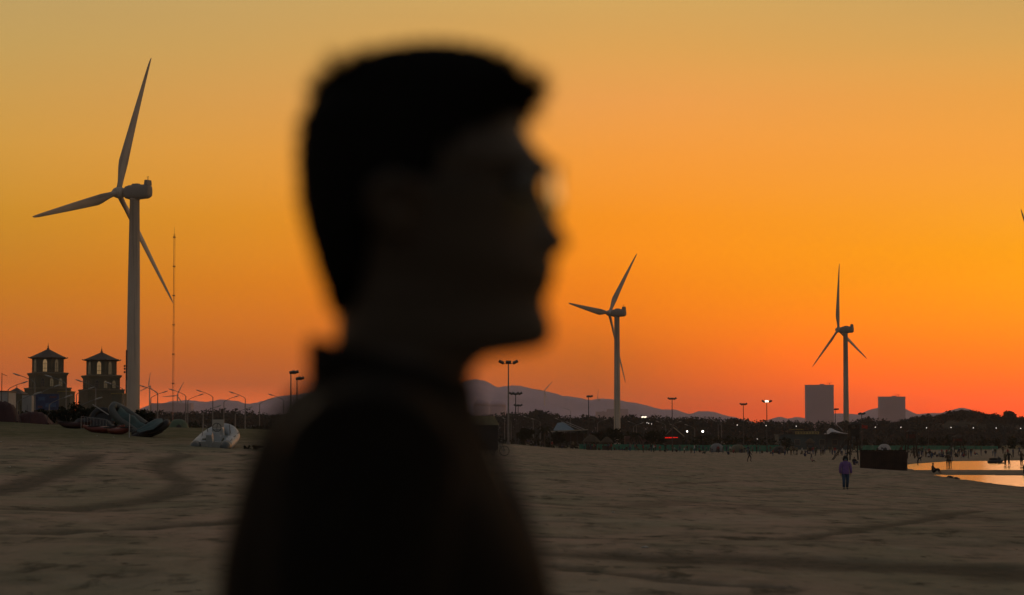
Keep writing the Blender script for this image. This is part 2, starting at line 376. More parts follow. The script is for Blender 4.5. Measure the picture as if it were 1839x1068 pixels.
    pr = math_('MULTIPLY', math_('MAXIMUM', prints(1.5, .20, (1, .7, 0)), prints(2.7, .17, (1, .6, 0))), mr(noise(.35, 3), .44, .56))
    col = mix(math_('MULTIPLY', pr, .75), col, SAND['damp_shade'])
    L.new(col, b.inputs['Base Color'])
    b.inputs['Roughness'].default_value = .95; b.inputs['Specular IOR Level'].default_value = .08
    bp = N.new('ShaderNodeBump'); bp.inputs['Strength'].default_value = .9; bp.inputs['Distance'].default_value = .12
    h = math_('SUBTRACT', math_('ADD', math_('MULTIPLY', fine, .6), .4), math_('MULTIPLY', pr, .4)); L.new(h, bp.inputs['Height']); L.new(bp.outputs[0], b.inputs['Normal'])
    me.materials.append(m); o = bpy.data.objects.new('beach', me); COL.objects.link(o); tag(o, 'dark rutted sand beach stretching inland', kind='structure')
SAND = dict(pink=(.40, .30, .225), green=(.275, .255, .175), dark=(.115, .12, .085), pale=(.46, .40, .30), damp_shade=(.062, .062, .048), weed=(.055, .055, .04), grass=(.10, .105, .05), wet=(.15, .125, .09))  # the damp track colour also paints the shade inside the prints
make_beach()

def make_water():
    m = bpy.data.materials.new('pond_water'); m.use_nodes = True; nt = m.node_tree; N = nt.nodes; L = nt.links; b = N['Principled BSDF']
    b.inputs['Base Color'].default_value = (.03, .035, .03, 1); b.inputs['Roughness'].default_value = .16; b.inputs['IOR'].default_value = 1.33
    tc = N.new('ShaderNodeTexCoord'); mp = N.new('ShaderNodeMapping'); mp.inputs['Scale'].default_value = (.6, .8, 1); L.new(tc.outputs['Object'], mp.inputs[0])
    n = N.new('ShaderNodeTexNoise'); n.inputs['Scale'].default_value = 1.6; n.inputs['Detail'].default_value = 5; L.new(mp.outputs[0], n.inputs[0])
    bp = N.new('ShaderNodeBump'); bp.inputs['Strength'].default_value = .75; bp.inputs['Distance'].default_value = .2; L.new(n.outputs[0], bp.inputs['Height']); L.new(bp.outputs[0], b.inputs['Normal'])
    mb = MB(); a0, a1 = XX(1600, 100) / 100, .9
    rs = [80, 110, 150, 200, 260, 330, 420]
    V = []; Fc = []
    for i, d in enumerate(rs):
        V += [(a0 * d, d, WATER_Z), (a1 * d, d, WATER_Z)]
        if i: Fc.append((2 * i - 2, 2 * i - 1, 2 * i + 1, 2 * i))
    mb.add(V, Fc); o = mb.build('water', m); tag(o, 'shallow tidal water mirroring the pale sky', kind='structure')
make_water()

# ------------------------------------------------------------------ hills
def ridge(name, label, dist, pts, depth, material, rough=10, seed=1, n=260, base=-1.0):
    px = np.linspace(pts[0][0], pts[-1][0], n); py = np.interp(px, [p[0] for p in pts], [p[1] for p in pts])
    k = np.exp(-np.linspace(-2, 2, 5) ** 2); k /= k.sum(); py = np.convolve(np.pad(py, 2, 'edge'), k, 'valid')
    rows = []; T = np.linspace(-1, 1, 17)
    for t in T:
        ds = px * 0 + dist + t * depth + (80 * fbm(px / 40, px * 0 + t, seed, 2) if abs(t) < .9 else 0) * (depth / 900)
        top = (HZ - py) / F * dist + EYE
        s = (1 - abs(t) ** 1.35)
        z = base + (top - base) * s + rough * fbm(px / 22, np.full_like(px, t * 3), seed + 4, 4) * min(1, 2.2 * s) * (0.35 if t == 0 else 1) * (1 if t >= 0 else .9)
        z = np.minimum(z, top * (1 if t else 1.5) + (0 if t else 5))
        x = (px - CX) / F * ds
        rows.append([(float(a), float(b_), float(c)) for a, b_, c in zip(x, ds, z)])
    mb = MB(); mb.loft(rows, close=False, caps=False); o = mb.build(name, material, smooth=True); tag(o, label, kind='structure'); return o
HILL = mat('hazed_hill', (.42, .33, .46), .95, .35, .004, col2=(.33, .26, .37), spec=0.1)  # violet haze tint painted into the hill colour
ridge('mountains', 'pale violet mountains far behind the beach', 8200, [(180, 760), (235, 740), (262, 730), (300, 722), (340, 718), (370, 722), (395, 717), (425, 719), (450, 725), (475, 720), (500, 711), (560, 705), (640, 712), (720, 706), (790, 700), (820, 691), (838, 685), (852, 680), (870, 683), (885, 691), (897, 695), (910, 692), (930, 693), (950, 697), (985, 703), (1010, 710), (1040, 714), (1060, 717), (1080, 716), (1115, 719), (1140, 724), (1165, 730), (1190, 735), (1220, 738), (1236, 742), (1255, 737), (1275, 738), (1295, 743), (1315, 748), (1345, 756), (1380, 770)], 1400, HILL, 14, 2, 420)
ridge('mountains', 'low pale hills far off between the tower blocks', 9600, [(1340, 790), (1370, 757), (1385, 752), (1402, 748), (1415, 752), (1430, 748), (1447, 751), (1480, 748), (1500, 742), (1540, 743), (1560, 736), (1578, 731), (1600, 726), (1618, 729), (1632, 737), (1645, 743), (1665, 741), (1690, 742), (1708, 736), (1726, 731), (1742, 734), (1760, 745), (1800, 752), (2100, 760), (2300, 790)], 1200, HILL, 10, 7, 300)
WOODHILL = mat('wooded_slope', (.032, .042, .034), .95, .4, .05, spec=0.1)
HB = [(1560, 800), (1610, 775), (1640, 759), (1680, 754), (1700, 751), (1722, 747), (1748, 748), (1772, 752), (1800, 754), (1839, 757), (1950, 752), (2100, 756), (2250, 790)]
ridge('hill', 'dark wooded hill at the right behind the beach', 1750, HB, 210, WOODHILL, 1.5, 5, 160)

# ------------------------------------------------------------------ haze
def haze():
    m = bpy.data.materials.new('haze_air'); m.use_nodes = True; nt = m.node_tree; N = nt.nodes; L = nt.links
    N.remove(N['Principled BSDF']); v = N.new('ShaderNodeVolumePrincipled'); v.inputs['Density'].default_value = HAZE_D
    v.inputs['Color'].default_value = (1.0, .88, .84, 1); v.inputs['Anisotropy'].default_value = 0.35
    L.new(v.outputs[0], N['Material Output'].inputs['Volume'])
    mb = MB(); mb.box((0, 0, 118), (25600, 25600, 244)); o = mb.build('haze', m); tag(o, 'thin dusk haze over the whole shore', kind='stuff')
HAZE_D = 5.6e-5
haze()

# ------------------------------------------------------------------ foliage
def leaf_mesh(name, centers, sizes, spread, n_per, leaf, material, parent=None, seed=1, flat=.8):
    """leaf-sized faces scattered through ellipsoidal clumps: centers (k,3), sizes (k,) radii"""
    g = np.random.default_rng(seed); C = np.repeat(np.array(centers, float), n_per, axis=0); S = np.repeat(np.array(sizes, float), n_per)
    d = g.normal(size=C.shape); d /= np.linalg.norm(d, axis=1)[:, None]; rad = S * g.random(len(S)) ** .45
    P = C + d * rad[:, None] * np.array([1, 1, flat]) * spread
    a = g.normal(size=C.shape); a /= np.linalg.norm(a, axis=1)[:, None]; b = np.cross(a, g.normal(size=C.shape)); b /= np.linalg.norm(b, axis=1)[:, None]
    L_ = leaf * (0.6 + .8 * g.random(len(S)))[:, None]
    V = np.stack([P - a * L_, P + b * L_ * .55, P + a * L_, P - b * L_ * .55], 1).reshape(-1, 3)
    me = bpy.data.meshes.new(name); n = len(P); me.vertices.add(4 * n); me.vertices.foreach_set('co', V.astype(np.float32).ravel())
    me.loops.add(4 * n); me.polygons.add(n); me.loops.foreach_set('vertex_index', np.arange(4 * n, dtype=np.int32)); me.polygons.foreach_set('loop_start', np.arange(n, dtype=np.int32) * 4)
    me.update(calc_edges=True); me.validate(); me.materials.append(material); o = bpy.data.objects.new(name, me); COL.objects.link(o)
    if parent: o.parent = parent
    return o
LEAF = mat('foliage_dark', (.03, .045, .046), .9, .4, .8, spec=.05)
LEAF_N = mat('foliage_shore', (.03, .038, .024), .9, .5, .8, spec=.05)
def weather(m_, sx, sz, amt):
    nt = m_.node_tree; N = nt.nodes; L = nt.links; b = N['Principled BSDF']; src = b.inputs['Base Color'].links[0].from_socket
    tc = N.new('ShaderNodeTexCoord'); mp = N.new('ShaderNodeMapping'); mp.inputs['Scale'].default_value = (sx, sx, sz); n = N.new('ShaderNodeTexNoise'); n.inputs['Scale'].default_value = 1; n.inputs['Detail'].default_value = 5
    L.new(tc.outputs['Object'], mp.inputs[0]); L.new(mp.outputs[0], n.inputs[0]); r = N.new('ShaderNodeMapRange'); r.inputs[1].default_value = .5; r.inputs[2].default_value = .72; r.inputs[3].default_value = 1; r.inputs[4].default_value = 1 - amt; L.new(n.outputs[0], r.inputs[0])
    s_ = N.new('ShaderNodeVectorMath'); s_.operation = 'SCALE'; L.new(src, s_.inputs[0]); L.new(r.outputs[0], s_.inputs['Scale']); L.new(s_.outputs[0], b.inputs['Base Color'])
BARK = mat('bark', (.09, .07, .05), .9, .3, 5)
TOP = [(180, 742), (250, 738), (330, 738), (400, 737), (470, 741), (520, 743), (700, 745), (820, 743), (900, 743), (945, 740), (962, 736), (985, 738), (1010, 747), (1100, 748), (1150, 746), (1230, 748), (1290, 751), (1400, 754), (1500, 756), (1530, 754), (1548, 748), (1565, 746), (1580, 751), (1620, 753), (1660, 753)]
def forest(name, label, top, d0, d1, rows, p0, p1, step, seed, cr=4.2, leaf=.72, per=95, jit=5, base=None):
    g = random.Random(seed); C = []; S = []
    for k in range(rows):
        d = d0 + (d1 - d0) * k / max(1, rows - 1); x = XX(p0, d) + g.random() * step
        while x < XX(p1, d):
            px = CX + F * x / d; ty = np.interp(px, [t[0] for t in top], [t[1] for t in top]); dd = d + g.uniform(-25, 25)
            h = (HZ - ty + g.uniform(-jit, jit * .25) + (rows - 1 - k) * -2.0) / F * d1 + EYE
            b0 = .5 if base is None else base(px)
            if base is not None: h = (HZ - ty + g.uniform(-jit, jit * .3)) / F * dd + EYE
            H = max(3, h - b0) if base is None else max(4, min(h - b0, 11))
            r = min(cr, H * .4) * g.uniform(.75, 1.2); bz = h - H
            C.append((x, dd, h - r * .9)); S.append(r)
            zz = h - r * 1.8
            while zz > bz + .5:
                C.append((x + g.uniform(-1, 1) * r * .8, dd + g.uniform(-2, 2), zz)); S.append(r * g.uniform(.95, 1.3)); zz -= r * 1.1
            x += step * g.uniform(.6, 1.4)
    o = leaf_mesh(name, C, S, 1.0, per, leaf, LEAF, seed=seed); tag(o, label, kind='stuff'); return o
forest('forest', 'long dark wood far behind the beach', TOP, 1250, 1550, 4, 150, 1680, 4.6, 11)
forest('forest', 'dark wood covering the hill at the right', [(1540, 790), (1600, 757), (1630, 749), (1640, 747), (1680, 743), (1700, 740), (1722, 735), (1748, 736), (1772, 741), (1800, 743), (1839, 746), (1950, 741), (2100, 745)], 1560, 1750, 5, 1600, 2080, 4.6, 12, base=lambda p: (HZ - np.interp(p, [h[0] for h in HB], [h[1] for h in HB])) / F * 1750 + EYE - 4, jit=4)
forest('forest', 'dark lower wood at the foot of the wooded hill', [(1600, 762), (1700, 762), (1760, 758), (1850, 762), (1950, 760), (2100, 764)], 1380, 1480, 3, 1560, 2080, 4.6, 14)
def belt(label, pts, d, p0, p1, step, seed, leaf=.45, cr=1.6):
    g = random.Random(seed); C = []; S = []; x = XX(p0, d)
    while x < XX(p1, d):
        px = CX + F * x / d; ty = np.interp(px, [t[0] for t in pts], [t[1] for t in pts]); dd = d + g.uniform(-10, 10); h = (HZ - ty + g.uniform(-5, 2)) / F * d + EYE
        zz = h
        while zz > .3:
            r = cr * g.uniform(.7, 1.3); C.append((x + g.uniform(-1, 1), dd, zz - r * .8)); S.append(r); zz -= r * 1.2
        x += step * g.uniform(.6, 1.4)
    o = leaf_mesh('shrub_belt', C, S, 1, 40, leaf, LEAF_N, seed=seed); tag(o, label, kind='stuff')
belt('low dark shrubs behind the green fence', [(930, 782), (1000, 786), (1060, 775), (1110, 768), (1130, 780), (1190, 770), (1210, 782), (1300, 783), (1420, 784)], 640, 905, 1430, 1.5, 21)
belt('low dark shrubs behind the right end of the green fence', [(1540, 790), (1600, 788), (1700, 782), (1800, 784), (1900, 780)], 760, 1535, 1900, 1.7, 22)
belt('low scrub beyond the white boat', [(180, 757), (300, 757), (420, 760), (560, 765), (700, 772)], 420, 255, 720, 1.3, 23)

def tree(name, label, px, d, h, wid, seed, cat='tree', group=None, leaf=.28, n=60, low=.25, dz=0):
    g = random.Random(seed); t = thing(name, label, cat, on(px, d, dz), g.uniform(0, 6), group); mb = MB()
    mb.tube([(0, 0, -.3), (0.05 * h, 0, h * .3), (0, .04 * h, h * .65), (.02 * h, 0, h * .9)], [h * .04, h * .03, h * .02, h * .006], 7)
    C = []; S = []
    for i in range(9):
        a = i * 2.4 + g.random(); z0 = h * (low + .08 * g.random() + .5 * i / 9); q = Vector((math.cos(a) * wid * .33, math.sin(a) * wid * .33, z0 + h * .14))
        mb.tube([(0, 0, z0), q * 1], [h * .012, h * .004], 5); C.append(tuple(q)); S.append(wid * g.uniform(.17, .28))
        C.append((q.x * g.uniform(.2, 1.4), q.y * g.uniform(.2, 1.4), q.z + g.uniform(-.05, .12) * h)); S.append(wid * g.uniform(.12, .22))
    C.append((0, 0, h * .88)); S.append(wid * .2)
    mb.build('trunk', BARK, t); leaf_mesh('crown', C, S, 1, n, leaf, LEAF_N, t, seed); return t
def palm(label, px, d, h, seed, group='palm-like trees behind the far beach'):
    g = random.Random(seed); t = thing('palm_tree', label, 'tree', on(px, d), 0, group); mb = MB()
    mb.tube([(0, 0, -.3), (.1, 0, h * .4), (.05, .05, h * .86)], [.2, .14, .11], 8); mb.build('trunk', BARK, t)
    fr = MB()
    for k in range(22):
        a = k * 2.399; ln = h * g.uniform(.32, .5); e = g.uniform(-.2, 1.1); p = [Vector((.05, .05, h * .86))]
        for s in range(1, 6):
            u = s / 5; p.append(p[0] + Vector((math.cos(a) * ln * u, math.sin(a) * ln * u, ln * (e * u - .95 * u * u))))
        sd = Vector((-math.sin(a), math.cos(a), 0))
        for s in range(5):
            for side in (-1, 1):
                wv = sd * side * ln * .16 * (1.1 - s / 6) + Vector((0, 0, -ln * .09)); m_ = (p[s] + p[s + 1]) / 2
                fr.add([p[s], m_, m_ + wv * .95, p[s] + wv], [(0, 1, 2, 3)]); fr.add([m_, p[s + 1], p[s + 1] + wv * .8, m_ + wv * .9], [(0, 1, 2, 3)])
    fr.build('crown', LEAF_N, t); return t
palm('ragged palm behind the blue roofed shed, beside the paired lamp poles', 977, 560, 5.0, 1)
palm('palm at the right end of the blue roofed shed', 1043, 600, 4.6, 2)
palm('palm standing just right of the foot of the middle wind turbine', 1141, 600, 4.6, 3)
tree('shore_tree', 'small round tree between the tall lamp pole and the blue roofed shed', 944, 520, 3.8, 3.4, 4)
tree('shore_tree', 'bushy tree directly in front of the blue roofed shed', 1004, 540, 3.6, 3.0, 5)
tree('shore_tree', 'broad dark tree just left of the foot of the middle wind turbine', 1078, 600, 4.4, 5.0, 6)
tree('shore_tree', 'dark tree in front of the foot of the middle wind turbine', 1103, 590, 4.9, 4.6, 7)
tree('shore_tree', 'wide dark tree left of the pavilion with the red sign', 1176, 600, 4.7, 5.4, 8)
tree('shore_tree', 'lone wide tree standing up from the wooded hill at the right edge', 1814, 1700, 5, 9, 9, leaf=.8, dz=18)
tree('shore_tree', 'dark tree in front of the wall of the right tower house', 205, 300, 4.2, 4.5, 10)
def shrub(label, px, d, h, w, seed, group=None, leaf=.1):
    g = random.Random(seed); t = thing('shrub', label, 'shrub', on(px, d), 0, group); C = []; S = []
    st = MB()
    for i in range(16):
        x, y = g.uniform(-.5, .5) * w, g.uniform(-.3, .3) * w; z = h * g.uniform(.25, .85) * (1 - .5 * abs(x / w)); C.append((x, y, z)); S.append(h * g.uniform(.16, .3)); st.tube([(x * .3, y * .3, -.1), (x, y, z)], .012, 4)
    leaf_mesh('foliage', C, S, 1, 60, leaf, LEAF_N, t, seed); st.build('stem', BARK, t); return t
shrub('dark hedge between the red covered boat and the railing', 98, 134, 1.05, 2.0, 31)
shrub('dark hedge left of the round black inflatable, below the tower houses', 128, 133, 1.1, 2.2, 32)
shrub('dark spiky bush rising between the two tower houses', 133, 140, 1.5, 1.2, 33)
shrub('leafy bush at the foot of the big wind turbine behind the grey boat', 252, 146, 1.25, 1.6, 34)
shrub('dark bush under the left tower house beside the white cabin', 70, 142, 1.2, 2.0, 35)
shrub('dark bush behind the round black inflatable', 178, 142, 1.3, 1.8, 36)
shrub('low weed clump on the sand right of the white boat', 455, 106, .2, .8, 37, leaf=.035)

# ------------------------------------------------------------------ wind turbines
TPAINT = mat('turbine_paint', (.62, .53, .43), .55, .12, .15)
TPAINT2 = mat('turbine_grey', (.34, .30, .26), .6, .15, .3)
weather(TPAINT, 1.6, .05, .45)
DARKM = mat('dark_metal', (.05, .05, .05), .5, .3, 3)
STEEL = mat('galvanised_steel', (.22, .22, .21), .5, .2, 3, metal=.3)
def blade_mb(R_):
    mb = MB(); rings = []; n = 14
    for u in [0, .03, .06, .10, .15, .20, .26, .35, .45, .55, .65, .75, .85, .93, .97, .99, 1.0]:
        ch = np.interp(u, [0, .03, .07, .14, .20, .5, .85, .95, .985, 1], [1.6, 1.6, 1.8, 2.8, 3.2, 2.3, 1.15, .8, .5, .1])
        th = np.interp(u, [0, .03, .2, 1], [1.5, 1.5, .62, .06]); tw = -R(np.interp(u, [0, .2, 1], [16, 14, 2])) - R(3)
        off = (ch - 1.5) * .5 * .55; bend = -1.0 * u * u
        ring = []
        for k in range(n):
            a = 2 * math.pi * k / n; x = math.cos(a) * ch / 2 - off; y = math.sin(a) * th / 2 * (1 if math.cos(a) > -.5 else .6)
            ring.append(Vector((x * math.cos(tw) - y * math.sin(tw), x * math.sin(tw) + y * math.cos(tw) + bend, .9 + u * (R_ - .9))))
        rings.append(ring)
    return mb.loft(rings)
def turbine(label, px, d, phase, az_deg, hub_z=None, base_r=1.95, far=False):
    """local frame: the rotor axis points along -x ... turned to world bearing az (deg right of view axis)"""
    x = XX(px, d); g = gz(x, d); HH = 65.0; t = thing('wind_turbine', label, 'wind turbine', (x, d, g), 0, 'large three bladed wind turbines along the shore')
    # local +y points to the rotor; rotate so +y -> bearing az
    t.rotation_euler = (0, 0, -R(az_deg))
    hz_ = (ZZ(hub_z, d) - g) if hub_z else HH
    mb = MB(); mb.lathe([(base_r * 1.08, 0), (base_r * 1.08, .5), (base_r, .55), (base_r * .99, 3), (base_r * .93, hz_ * .3), (base_r * .935, hz_ * .3 + .15), (base_r * .84, hz_ * .62), (base_r * .845, hz_ * .62 + .15), (1.32, hz_ - 2.1), (1.45, hz_ - 2.0), (1.45, hz_ - 1.6)], 32)
    tw = mb.build('tower', TPAINT, t, True)
    dr = MB(); dr.box((0, -base_r * 1.0, 2.6), (1.0, .16, 2.1)); dr.build('door', TPAINT2, tw)
    st = MB()
    for s in range(6): st.box((0, -base_r - .3 - s * .25, 1.45 - s * .25), (1.1, .25, .06))
    st.build('steps', STEEL, tw)
    # nacelle: rounded box lofted along y
    N0, N1 = -4.9, 3.0; rings = []
    for u, w, h, zc in [(0, .9, 1.0, .15), (.02, 1.45, 1.55, .1), (.12, 1.75, 1.9, .05), (.5, 1.85, 2.0, 0), (.8, 1.8, 1.95, 0), (.93, 1.55, 1.7, 0), (1.0, 1.1, 1.2, 0)]:
        y = N0 + (N1 - N0) * u; ring = []
        for k in range(20):
            a = 2 * math.pi * k / 20; c, s_ = math.cos(a), math.sin(a); ring.append((w * math.copysign(abs(c) ** .6, c), y, hz_ + zc + h * math.copysign(abs(s_) ** .6, s_)))
        rings.append(ring)
    mb = MB(); mb.loft(rings); na = mb.build('nacelle', TPAINT2, t, True)
    mb = MB(); mb.box((0, -4.2, hz_ + 2.4), (2.4, 1.0, 1.4), taper=.85); mb.build('cooler', TPAINT2, na)
    mb = MB(); mb.box((0, -.4, hz_ + 2.05), (1.6, 2.2, .5), taper=.8); mb.build('hatch', TPAINT2, na)
    mb = MB(); mb.tube([(.5, -4.0, hz_ + 3), (.5, -4.0, hz_ + 4.3)], .05, 5); mb.tube([(-.5, -4.4, hz_ + 3), (-.5, -4.4, hz_ + 4.0)], .05, 5); mb.tube([(-.9, -4.4, hz_ + 3.9), (-.1, -4.4, hz_ + 3.9)], .04, 5); o = mb.build('wind_vane', DARKM, na); o['kind'] = 'stuff'
    tilt = R(3)
    rot = bpy.data.objects.new('rotor', None); COL.objects.link(rot); rot.parent = t; rot.location = (0, 5.4 if hub_z == 345 else 4.6, hz_ + .15); rot.rotation_euler = (tilt, 0, 0)
    mb = MB(); mb.lathe([(.01, 2.0), (.7, 1.75), (1.25, 1.1), (1.55, .2), (1.6, -.8), (1.35, -1.5), (1.1, -1.9)], 24)
    # axis to +y
    mb.v = [(a, c, -b) for a, b, c in mb.v]; hb = mb.build('hub', TPAINT, rot, True)
    first = None
    for k in range(3):
        # seen from the camera side (from -y looking +y), x right: phase clockwise from up
        if first is None: b = blade_mb(39.8 if hub_z == 345 else 38.3).build('blade', TPAINT, rot, True); first = b
        else: b = first.copy(); COL.objects.link(b); b.parent = rot
        b.rotation_euler = (0, R(phase + 120 * k), 0)
    return t
T_BIG = turbine('biggest wind turbine, at the left beside the two tower houses', 237.8, 650, 15.2, -8.9 - 55.5, hub_z=345, base_r=1.95)
turbine('wind turbine in the middle of the shore, right of the man\'s chin', 1108.5, 1210, 34.5, 2.5 - 57, hub_z=562, base_r=1.72)
turbine('wind turbine rising beside the tall tower block, one blade straight up', 1520, 1390, -6, 7.9 - 62, hub_z=592, base_r=1.72)
turbine('wind turbine at the right edge with only a blade tip in view', 1907, 933, -45, 12.6 - 63, hub_z=510)
# equipment cabinet and antennas strapped to the big tower
t = thing('antenna_mast', 'dark telecom antenna mast standing against the left side of the biggest wind turbine', 'antenna', on(225.5, 640)); h0 = t.location.z
mb = MB(); mb.tube([(0, 0, 0), (0, 0, ZZ(628, 640) - h0)], .16, 8); mb.build('pole', DARKM, t)
for y0, y1, w in ((629, 682, .45),): mb = MB(); mb.box((0.1, 0, (ZZ(y0, 640) + ZZ(y1, 640)) / 2 - h0), (w, .4, ZZ(y0, 640) - ZZ(y1, 640))); mb.build('panel_antenna', DARKM, t)
for y0 in (657, 662, 668): mb = MB(); mb.box((-.45, 0, ZZ(y0, 640) - h0), (.4, .3, .5)); mb.tube([(-.45, 0, ZZ(y0, 640) - h0), (0, 0, ZZ(y0, 640) - h0)], .05, 5); mb.build('small_antenna', DARKM, t)
def tiny_turbine(label, px, d, base_y, hub_y, blade_px, phase, az):
    """far turbine with the same build, scaled"""
    t = turbine(label, px, d, phase, az, base_r=1.95); t['group'] = 'tiny wind turbines on the horizon'; return t
def far_turbine(label, px, d, hub_y, phase, az):
    t = dup(T_BIG, (XX(px, d), d, ZZ(hub_y, d) - (ZZ(345, 650) - T_BIG.location.z)), -R(az), label, 'tiny wind turbines on the horizon')
    for r_ in KIDS(t):
        if r_.name.startswith('rotor'):
            for i, b in enumerate([k for k in KIDS(r_) if k.name.startswith('blade')]): b.rotation_euler = (0, R(phase + 120 * i), 0)
    return t
far_turbine('tiny turbine with a V of blades above the mountains right of the radio mast', 318, 6200, 710, 25, -20)
far_turbine('tiny faint turbine just right of the biggest wind turbine', 268, 6600, 694, 5, -40)
far_turbine('tiny turbine with V blades on the mountain slope right of the tallest pole', 978, 7600, 702, 40, -10)
far_turbine('tiny faint turbine on the ridge left of the middle wind turbine', 1076, 8000, 718, 0, -50)

# ------------------------------------------------------------------ radio mast
t = thing('radio_mast', 'very tall thin lattice radio mast right of the biggest wind turbine', 'mast', on(310, 900)); H = ZZ(408, 900) - t.location.z
MASTM = mat('mast_paint', (.34, .17, .12), .6, .2, 1); mb = MB()
for k in range(3):
    a = k * 2.094; mb.tube([(.34 * math.cos(a), .34 * math.sin(a), 0), (.34 * math.cos(a), .34 * math.sin(a), H * .97)], .035, 4)
z = 0
while z < H * .96:
    for k in range(3):
        a = k * 2.094 + (z % 3.6 > 1.8) * 0; b = a + 2.094; mb.tube([(.34 * math.cos(a), .34 * math.sin(a), z), (.34 * math.cos(b), .34 * math.sin(b), z + 1.2)], .03, 3, caps=False)
    z += 1.2
mb.build('lattice', MASTM, t)
mb = MB(); mb.tube([(0, 0, H * .96), (0, 0, H)], .05, 5); mb.build('aerial', DARKM, t)
for k in (1, .86, .72, .58, .44, .3, .16): mb = MB(); mb.box((0, 0, H * .955 * k), (.95, .95, .35)); mb.build('platform', MASTM, t)

# ------------------------------------------------------------------ lamps
LAMPH = mat('lamp_head', (.42, .42, .40), .35, .15, 3)
def street_lamp(label, hx, hy, d, arm, group):
    """hx,hy: where the lamp head is seen; arm: +1 head to the right of the pole"""
    hd = PT(hx, hy, d); L_ = 2.2; px_ = hd.x - arm * L_; g = gz(px_, d); H = hd.z - g
    t = thing('street_lamp', label, 'street lamp', (px_, d, g), 0, group)
    mb = MB(); mb.tube([(0, 0, 0), (0, 0, H * .5), (0, 0, H - 1.0)], [.13, .10, .065], 8); mb.build('pole', STEEL, t)
    mb = MB(); mb.tube([(0, 0, H - 1.0), (arm * .3, 0, H - .72), (arm * 1.2, 0, H - .3), (arm * 1.9, 0, H - .06)], [.065, .05, .045, .04], 6); mb.build('arm', STEEL, t)
    mb = MB(); rings = []
    for u, w, h in ((0, .06, .05), (.15, .12, .08), (.5, .17, .1), (.9, .12, .07), (1, .04, .03)):
        rings.append([(arm * (1.8 + .95 * u), w * math.cos(a), H - .1 + .3 * u + h * math.sin(a)) for a in np.linspace(0, 2 * math.pi, 9)[:-1]])
    mb.loft(rings); mb.build('lamp_head', LAMPH, t, True)
L1 = 'street lamps of the coast road, arms to the left'; L2 = 'street lamps of the coast road, arms to the right'
for hx, hy, lab in ((31, 673, 'in the sky left of the left tower house'), (88, 676, 'crossing the middle of the left tower house'), (143, 684, 'at the left wall of the right tower house'), (195, 688, 'crossing the right tower house'),
                    (257, 694, 'just right of the biggest wind turbine'), (309, 700, 'over the foot of the radio mast'), (358, 702, 'next to the right of the radio mast'), (417, 705, 'above the white boat'), (487, 709, "beside the man's back")):
    street_lamp('street lamp with its arm reaching left, ' + lab, hx, hy, 8.4 * F / (HZ - hy), -1, L1)
for hx, hy, lab in ((43, 687, 'at the left wall of the left tower house'), (102, 693, 'low across the left tower house'), (163, 697, 'low across the right tower house'), (295, 704, 'left of the radio mast'),
                    (360, 709, 'between the radio mast and the white boat'), (424, 712, 'above the right half of the white boat'), (487, 716, "against the mountain beside the man's back")):
    street_lamp('street lamp with its arm reaching right, ' + lab, hx, hy, 8.4 * F / (HZ - hy), 1, L2)
for hx, hy, lab in ((66, 707, 'before the blue hoarding'), (122, 712, 'in the gap between the tower houses'), (176, 716, 'at the foot of the right tower house'), (391, 730, 'above the white boat against the wood'), (448, 732, 'right of the white boat against the wood')):
    street_lamp('small low street lamp ' + lab, hx, hy, 5.5 * F / (HZ - hy), 1, 'small low street lamps of the coast road')
for i, (hx, hy) in enumerate(((893, 745), (905, 751), (943, 748), (957, 752), (1014, 733), (1088, 753), (1130, 757), (1152, 760), (1181, 757), (1205, 762), (1221, 757), (1233, 763), (1281, 754), (1000, 752), (1302, 757))):
    street_lamp('tiny pale street lamp, one of a scatter against the dark wood right of the man', hx, hy, random.uniform(640, 900), random.choice((-1, 1)), 'tiny street lamps scattered before the wood')

LIT = mat('lit_lamp', (1, .9, .75), .5, 0, 1, emit=(1, .82, .6), es=2.2)
def flood(label, px, hy, d, heads, group='floodlight poles along the beach', base_y=None, lit=(), wid=1.0, side=0):
    top = PT(px, hy, d); g = gz(top.x, d); H = top.z - g; t = thing('floodlight_pole', label, 'floodlight', (top.x, d, g), 0, group); w = wid
    mb = MB(); mb.tube([(0, 0, 0), (0, 0, H * .5), (0, 0, H)], [.16, .12, .08], 10); mb.tube([(0, 0, 0), (0, 0, .4)], .3, 8); mb.build('pole', STEEL if d < 420 else DARKM, t)
    xs = [side] if heads == 1 else [(-w + 2 * w * i / (heads - 1)) + side for i in range(heads)]
    mb = MB(); mb.tube([(min(xs + [0]), 0, H - .15), (max(xs + [0]), 0, H - .15)], .05, 6); mb.tube([(0, -.45, H - .15), (0, .45, H - .15)], .05, 6); mb.build('crossbar', DARKM, t)
    for i, x in enumerate(xs):
        mb = MB(); tl = -.45 if x < side - .01 else .45; mb.box((x, -.1 * abs(x), H + .08), (.78, .6, .26), (0.35, -.25 if heads <= 2 else -tl if abs(x) > .01 else 0, 0)); o = mb.build('lamp_head', LIT if i in lit else DARKM, t)
    return t
flood("twin-headed floodlight pole, left one of the pair beside the man's back", 522.5, 669, 345, 2, wid=.28, side=.45)
flood("twin-headed floodlight pole, right one of the pair beside the man's back", 533.5, 680, 370, 2, wid=.25, side=.45)
flood('tallest floodlight pole with three heads, right of the man under his chin', 913, 651, 345, 3, wid=1.0)
flood('medium floodlight pole with a row of heads right of the tallest pole', 926, 707, 480, 4, wid=.95)
flood('short floodlight pole right behind the medium one', 930.5, 728, 590, 3, wid=.7)
flood('floodlight pole left of the middle wind turbine', 1057, 712, 560, 2, wid=.35, side=.25)
flood('floodlight pole rising in front of the pavilion with the red sign', 1207, 716, 600, 3, wid=.75)
flood('unlit floodlight pole left of the lit one', 1335, 726, 620, 3, wid=.6)
